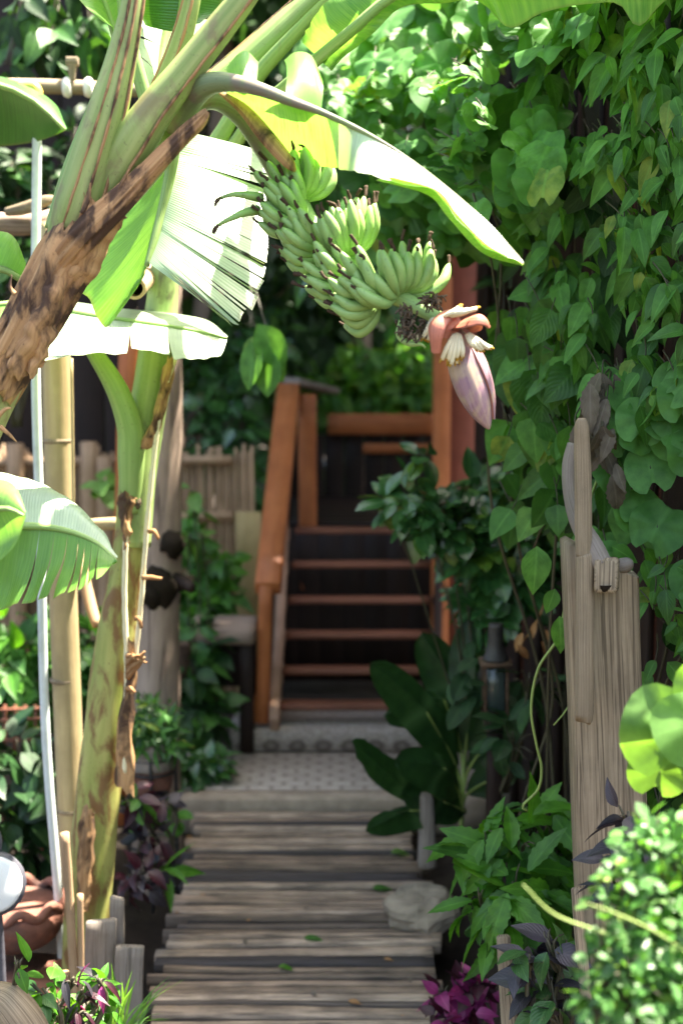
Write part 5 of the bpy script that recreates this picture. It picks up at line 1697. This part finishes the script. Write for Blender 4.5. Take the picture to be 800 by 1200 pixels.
plant('garden_shrub', 'bright green leafy shrub behind the white pipe and bamboo post', 'shrub', (40, 960, 5.6), [(30, 760, 5.6, 46), (60, 745, 5.7, 34), (20, 800, 5.5, 40), (50, 800, 5.6, 40), (-30, 780, 5.6, 50), (110, 750, 5.7, 30), (112, 800, 5.7, 28)], 420, T_OVATE, (24, 42), ['bright', 'mid', 'mid'])
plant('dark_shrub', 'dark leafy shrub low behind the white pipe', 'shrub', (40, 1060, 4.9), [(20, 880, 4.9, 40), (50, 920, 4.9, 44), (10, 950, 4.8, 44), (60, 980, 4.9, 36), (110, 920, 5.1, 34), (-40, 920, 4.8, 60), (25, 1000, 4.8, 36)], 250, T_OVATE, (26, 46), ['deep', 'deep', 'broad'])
m = MB()
for k in range(4):
    beam(m, W(6 + k * 12, 880, 5.3), W(6 + k * 12, 826, 5.3), .012, .008, up=(0, 1, 0), seg=2)
for k in range(4):
    beam(m, W(0, 832 + k * 12, 5.29), W(48, 830 + k * 12, 5.29), .012, .010, seg=2)
for px in (2, 46):
    beam(m, W(px, 880, 5.32), (W(px, 880, 5.32).x, 5.32, -.1), .016, .016, up=(0, 1, 0), seg=2)
tag(m.build('wooden_trellis', M['tread']), 'small brown lattice trellis in the shrubs at the left edge', 'trellis')

# round white lamp at the left edge, terracotta bowl and pot behind
Yz = 3.6
lp = thing('garden_lamp', 'round white faced lamp in dark housing at the left edge', 'lamp', W(-20, 1130, Yz))
c = W(-8, 1036, Yz)
nrm = V3(.25, -1, .12).normalized()
m = MB()
tube(m, [c + nrm * .0, c + nrm * .012, c + nrm * .018], [R(36, Yz), R(35, Yz), R(30, Yz)], 32, 8)
m.build('face', M['lamp_white'], lp)
m = MB()
tube(m, [c - nrm * .10, c - nrm * .07, c - nrm * .012, c + nrm * .008], [R(14, Yz), R(32, Yz), R(40, Yz), R(40, Yz)], 32, 16)
m.build('housing', M['lamp_rim'], lp)
m = MB()
tube(m, [c + V3(0, .03, R(38, Yz)), c + V3(.0, .04, R(56, Yz)), c + V3(-.02, .05, R(70, Yz))], [R(9, Yz), R(8, Yz), R(4, Yz)], 10, 10)
tube(m, [c + V3(.0, .03, -R(38, Yz)), c + V3(0, .05, -R(90, Yz)), c + V3(0, .06, -R(300, Yz))], [R(6, Yz)] * 3, 10, 10)
m.build('bracket', M['lamp_rim'], lp)

Yo = 4.1
bw_ = thing('terracotta_bowl', 'dark terracotta bowl with wavy rim behind the round lamp', 'bowl', W(20, 1125, Yo))
m = MB()
c = W(18, 1106, Yo)
tube(m, [c, c + V3(0, 0, .03), c + V3(0, 0, .09), c + V3(0, 0, .13)], [R(30, Yo), R(52, Yo), R(64, Yo), R(62, Yo)], 28, 16)
m.build('body', M['terracotta'], bw_)
m = MB()
ring = [(c.x + math.cos(q) * R(60, Yo), c.y + math.sin(q) * R(60, Yo), c.z + .14 + .014 * math.sin(q * 9)) for q in np.linspace(0, 2 * math.pi, 60)]
tube(m, ring, [.014] * 60, 8, 120, cap=False)
m.build('wavy_rim', M['terracotta'], bw_)
m = MB()
c = W(30, 1230, 3.95)
tube(m, [c, c + V3(0, 0, .16), c + V3(0, 0, .22), c + V3(0, 0, .225), c + V3(0, 0, .19)], [R(56, 3.95), R(70, 3.95), R(76, 3.95), R(68, 3.95), R(60, 3.95)], 28, 20)
tag(m.build('clay_pot', M['terracotta']), 'wide reddish clay pot standing under the wavy rimmed bowl', 'pot')

# upright boards and sticks at the left edge of the boardwalk
Yk = 3.75
for k, (a, b, w_, dY, mt, lb) in enumerate([
        ((112, 1290), (120, 1078), 36, .0, 'greywood', 'broad grey upright board beside the boardwalk'),
        ((136, 1200), (138, 1052), 17, .06, 'greywood', 'narrow taller board behind the broad grey board'),
        ((150, 1300), (152, 1108), 34, -.02, 'greywood', 'pale rough edged board leaning at the boardwalk edge')]):
    m = MB()
    beam(m, W(a[0], a[1], Yk + dY), W(b[0], b[1], Yk + dY), R(w_, Yk), .022, up=(0, 1, 0), ch=.15, seg=14, wob=.006, wf=6, endcut=random.uniform(-.008, .008))
    tag(m.build('upright_board', M[mt]), lb, 'board', 'boards standing along the left boardwalk edge')
for a, b, r_, lb in (((92, 1240), (76, 976), 5.5, 'tall thin bare stick before the banana stem base'), ((95, 1220), (94, 1048), 4, 'thin short straight stick in front of the broad grey board'), ((84, 1230), (74, 1140), 8, 'short cut pale stick above the pied plant')):
    m = MB()
    tube(m, [W(a[0], a[1], Yk - .08), W((a[0] + b[0]) / 2 + 1, (a[1] + b[1]) / 2, Yk - .08), W(b[0], b[1], Yk - .08)], [R(r_, Yk)] * 3, 10, 24, wob=.2, wf=9)
    tag(m.build('garden_stick', M['bamboo_grey']), lb, 'stick', 'sticks among the upright boards')
m = MB()
tube(m, PL([(-40, 1176, 2.95), (0, 1172, 2.95), (20, 1186, 2.93), (36, 1215, 2.93), (40, 1260, 2.93)]), [R(18, 2.95), R(22, 2.95), R(24, 2.95), R(26, 2.95), R(26, 2.95)], 16, 30, wob=.2, wf=9)
tag(m.build('cut_log', M['oldwood']), 'pale cut log in the bottom left corner', 'log')
plant('pied_croton', 'green and cream pied plant sprouting by the cut log', 'plant', (60, 1240, 3.05), [(20, 1135, 2.9, 18), (50, 1165, 3.05, 22), (75, 1180, 3.1, 22), (105, 1165, 3.2, 22), (125, 1160, 3.25, 16), (60, 1195, 3.05, 24), (110, 1190, 3.2, 22)], 84, T_OVATE, (26, 44), ['pied', 'bright', 'bright'], upw=1.0)
plant('pink_cordyline', 'pink and maroon leaved sprout among the pied leaves', 'plant', (92, 1230, 3.15), [(86, 1150, 3.1, 12), (96, 1165, 3.1, 12), (116, 1150, 3.15, 10), (92, 1185, 3.1, 16)], 34, T_LANCE, (26, 40), ['magenta', 'maroon', 'purple'], upw=.9)
t = thing('grass_tuft', 'tuft of long thin grass blades at the bottom left of the boardwalk', 'grass', W(140, 1230, 3.3))
m = MB()
for k in range(26):
    b = W(140 + random.uniform(-16, 16), 1228, 3.3 + random.uniform(-.04, .04))
    tp = random.choice([(205, 1145), (150, 1145), (188, 1190), (212, 1192), (120, 1150), (165, 1160), (130, 1130), (176, 1170)])
    e = W(tp[0] + random.uniform(-12, 12), tp[1] + random.uniform(-10, 14), 3.3 + random.uniform(-.1, .1))
    d = e - b
    mid_ = b.lerp(e, .5) + V3(0, 0, .03)
    blade(m, [b, mid_, e], [b + V3(.003, 0, 0), mid_ + V3(.0075, -.002, .004), e + V3(.0005, 0, 0)], 12, 3)
m.build('blades', M['grass'], t)

# fallen leaves on the boardwalk
for k, (px, py, sz, mt, lb) in enumerate([(458, 1000, 30, 'lobe_pale', 'yellow green fallen leaf on the boardwalk near the stump'), (436, 1041, 26, 'mid', 'green fallen leaf on the boardwalk left of the serrated bush'), (326, 1133, 22, 'bright', 'small bright fallen leaf in the middle of the front planks'), (356, 1098, 26, 'mid', 'dark curled fallen leaf above the small bright one'), (408, 1172, 18, 'tan', 'pale dry fallen leaf on the right of the front planks')]):
    c = G(px, py, .012)
    m = MB()
    scatter(m, T_OVATE, [c], [(1, .3 - .2 * k, .05)], [(0, -.1, 1)], [R(sz, c.y)])
    tag(m.build('fallen_leaf', M[mt]), lb, 'leaf', 'leaves fallen on the boardwalk')

for k in range(14):
    c = G(random.uniform(200, 500), random.uniform(960, 1195), .010)
    m = MB()
    scatter(m, T_OVATE, [c], [(random.gauss(0, 1), random.gauss(0, 1), .05)], [(random.gauss(0, .2), -.1, 1)], [R(random.uniform(6, 12), c.y)])
    tag(m.build('leaf_scrap', M['tan' if k % 3 else 'dryleaf']), 'tiny dry leaf scrap lying on the boardwalk planks', 'leaf', 'dry scraps on the boardwalk')

# ------------------------------------------------------------------ background trees and shrubs
def tree(label, base, height, crown, n, size, mats, lean=0.0, tr=.09, tpl=T_FAR, name='garden_tree'):
    """crown = [(dx, dy, dz, radius)] in metres above the foot"""
    t = thing(name, label, 'tree', base, 'trees behind the garden')
    b = Vector(base)
    m = MB()
    top = b + V3(lean, 0, height)
    tube(m, [b, b + V3(lean * .3, .05, height * .4), top], [tr, tr * .75, tr * .3], 12, 20, wob=.15)
    cl = []
    for dx, dy, dz, r in crown:
        c = b + V3(dx, dy, dz)
        cl.append((c, r))
        st_ = b.lerp(top, min(.9, max(.25, (dz - r) / height)))
        tube(m, [st_, st_.lerp(c, .6) + V3(0, 0, -.1), c], [tr * .4, tr * .25, tr * .08], 8, 12, wob=.15)
    m.build('trunk', M['treetrunk'], t)
    m = MB()
    clump_leaves(m, cl, n, tpl, size, 0, .35, .8, .2, .5, nm=len(mats))
    m.build('crown', [M[q] for q in mats], t)
    return t


rt_ = random.Random(3)


def crown(w, z0, z1, k, d=.8):
    return [(rt_.uniform(-w, w), rt_.uniform(-d, d), rt_.uniform(z0, z1), rt_.uniform(.35, .7)) for _ in range(k)]


tree('leafy tree rising behind the stairs above the cross rail', (.15, 10.4, 0), 4.6, crown(1.2, 1.2, 4.8, 22), 2000, (.12, .22), ['far', 'mid'])
tree('dark tree behind the old grey trunk', (-1.15, 9.6, 0), 5.0, crown(1.1, 1.4, 5.2, 22), 1900, (.11, .20), ['far', 'deep'])
tree('dense tree beyond the dark backing wall on the left', (-3.4, 9.9, 0), 6.0, crown(1.2, 2.2, 6.0, 24), 1500, (.13, .22), ['deep', 'far'])
tree('tall tree beyond the roof of the house', (1.9, 11.5, 0), 6.0, crown(1.6, 2.0, 6.2, 22), 1500, (.14, .24), ['far', 'mid'])
tree('tree added over the stairs from the left, its unseen crown shading them', (-.95, 8.4, 0), 5.6, [(.2, -.4, 4.2, .7), (.9, -.8, 4.5, .7), (1.4, -1.2, 4.7, .65), (.5, .3, 5.0, .8), (-.3, -.2, 4.6, .7), (1.7, -.3, 5.0, .7), (.0, -1.2, 4.6, .6), (.7, -1.6, 4.9, .6), (1.5, -2.0, 4.9, .6), (2.0, -1.2, 5.1, .7), (1.2, -.6, 5.2, .7)], 2300, (.12, .20), ['far', 'mid'], lean=.5, tr=.07)  # crown added out of view to keep sun off the stairs
# lower shrubs in the middle distance
plant('hedge_shrub', 'low green shrub seen just above the landing cross rail', 'shrub', (440, 560, 9.2), [(400, 455, 9.2, 28), (440, 460, 9.2, 30), (480, 462, 9.2, 28), (420, 430, 9.4, 26), (460, 425, 9.4, 26), (505, 450, 9.2, 26), (380, 450, 9.2, 22)], 420, T_OVATE, (18, 32), ['lobe_pale', 'bright', 'vine'])
plant('climbing_shrub', 'dark leafy shrub between the grey trunk and the stair rail', 'shrub', (260, 720, 8.2), [(250, 470, 8.3, 36), (290, 440, 8.3, 32), (250, 530, 8.2, 26), (285, 500, 8.2, 26), (230, 420, 8.4, 34), (310, 400, 8.4, 34), (270, 390, 8.4, 36), (292, 560, 8.1, 18)], 460, T_OVATE, (18, 32), ['mid', 'far', 'glossy'])
plant('hanging_branch', 'low branch of broad green leaves hanging under the fruit', 'branch', (300, 330, 5.2), [(306, 398, 5.0, 10), (296, 380, 5.0, 12), (318, 410, 5.0, 8)], 6, T_WIDE, (44, 62), ['vine'], droop=1.2, upw=.3, camw=1.0, spread=.25, srad=.003)
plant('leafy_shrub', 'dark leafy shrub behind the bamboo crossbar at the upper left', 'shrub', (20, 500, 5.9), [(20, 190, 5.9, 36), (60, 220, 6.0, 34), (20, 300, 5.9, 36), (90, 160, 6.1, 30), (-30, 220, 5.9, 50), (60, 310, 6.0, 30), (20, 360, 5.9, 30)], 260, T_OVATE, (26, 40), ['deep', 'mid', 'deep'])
plant('overhanging_branch', 'dark drooping leaves in the top left corner', 'branch', (60, -180, 5.6), [(52, 45, 5.5, 30), (110, 35, 5.6, 24), (70, 5, 5.6, 40), (20, 20, 5.5, 30), (120, 60, 5.7, 16), (8, 80, 5.4, 12), (60, 70, 5.5, 10)], 90, T_OVATE, (34, 48), ['mid', 'deep'], droop=.9, upw=.5, camw=.6)
plant('house_shrub', 'leafy shrub against the red brown house wall below the eaves', 'shrub', (585, 760, 6.3), [(610, 330, 6.2, 26), (640, 360, 6.2, 40), (628, 420, 6.2, 34), (618, 480, 6.2, 28), (640, 480, 6.2, 40), (606, 540, 6.1, 24)], 240, T_OVATE, (30, 46), ['mid', 'deep'])

# the closed wood beyond everything
m = MB()
n = 9500
px_ = rng.uniform(-14, 14, n)
pz_ = rng.uniform(-.2, 9.5, n)
py_ = 13.2 + rng.uniform(-.5, .9, n) + .03 * px_ ** 2 * 0 - .25 * np.abs(px_) + .5 * np.sin(px_ * 1.7)
scatter(m, T_FAR, np.stack([px_, py_, pz_], 1), rng.normal(size=(n, 3)) * .6 + np.array((0, -.2, -.5)), rng.normal(size=(n, 3)) * .4 + np.array((0, -.7, .6)), rng.uniform(.42, .75, n))
o = m.build('woods', [M['far']])
o['kind'] = 'stuff'

# ------------------------------------------------------------------ light, sky, camera
sd = Vector((.36, .14, .92)).normalized()
EL = math.asin(sd.z)
AZ = math.atan2(sd.x, sd.y)
world = bpy.data.worlds.new('World')
scene.world = world
world.use_nodes = True
nt = world.node_tree
nt.nodes.clear()
sky = nt.nodes.new('ShaderNodeTexSky')
sky.sky_type = 'NISHITA'
sky.sun_disc = False
sky.sun_elevation = EL
sky.sun_rotation = AZ
bg = nt.nodes.new('ShaderNodeBackground')
bg.inputs['Strength'].default_value = .095
sky.dust_density = 4.0
sky.ozone_density = 1.0
wo = nt.nodes.new('ShaderNodeOutputWorld')
nt.links.new(sky.outputs[0], bg.inputs[0])
nt.links.new(bg.outputs[0], wo.inputs[0])

sl = bpy.data.lights.new('sun', 'SUN')
sl.energy = 5.0
sl.angle = math.radians(.53)
sl.color = (1.0, .955, .88)
so = bpy.data.objects.new('sun', sl)
so.rotation_euler = sd.to_track_quat('Z', 'Y').to_euler()
so.location = (2, 0, 12)
COL.objects.link(so)

cd = bpy.data.cameras.new('camera')
cd.sensor_fit = 'VERTICAL'
cd.sensor_height = 36
cd.lens = 50
cd.clip_start = .05
cd.clip_end = 300
cd.dof.use_dof = True
cd.dof.focus_distance = 3.15
cd.dof.aperture_fstop = 2.2
co = bpy.data.objects.new('camera', cd)
co.location = CAM
co.rotation_euler = (math.pi / 2 - TILT, 0, 0)
COL.objects.link(co)
scene.camera = co

vs_ = scene.view_settings
scene.display_settings.display_device = 'sRGB'
vs_.view_transform = 'Standard'
vs_.look = 'None'
vs_.exposure = 2.92
vs_.use_white_balance = True
vs_.white_balance_temperature = 7050
vs_.white_balance_tint = 10
vs_.gamma = 1
vs_.use_curve_mapping = False
scene.render.engine = 'CYCLES'
cy = scene.cycles
cy.use_denoising = True
try:
    cy.denoiser = 'OPENIMAGEDENOISE'
except Exception:
    pass
cy.max_bounces = 8
cy.diffuse_bounces = 4
cy.glossy_bounces = 3
cy.transmission_bounces = 6
cy.caustics_reflective = False
cy.caustics_refractive = False
cy.sample_clamp_indirect = 6
scene.render.resolution_x = 682
scene.render.resolution_y = 1024
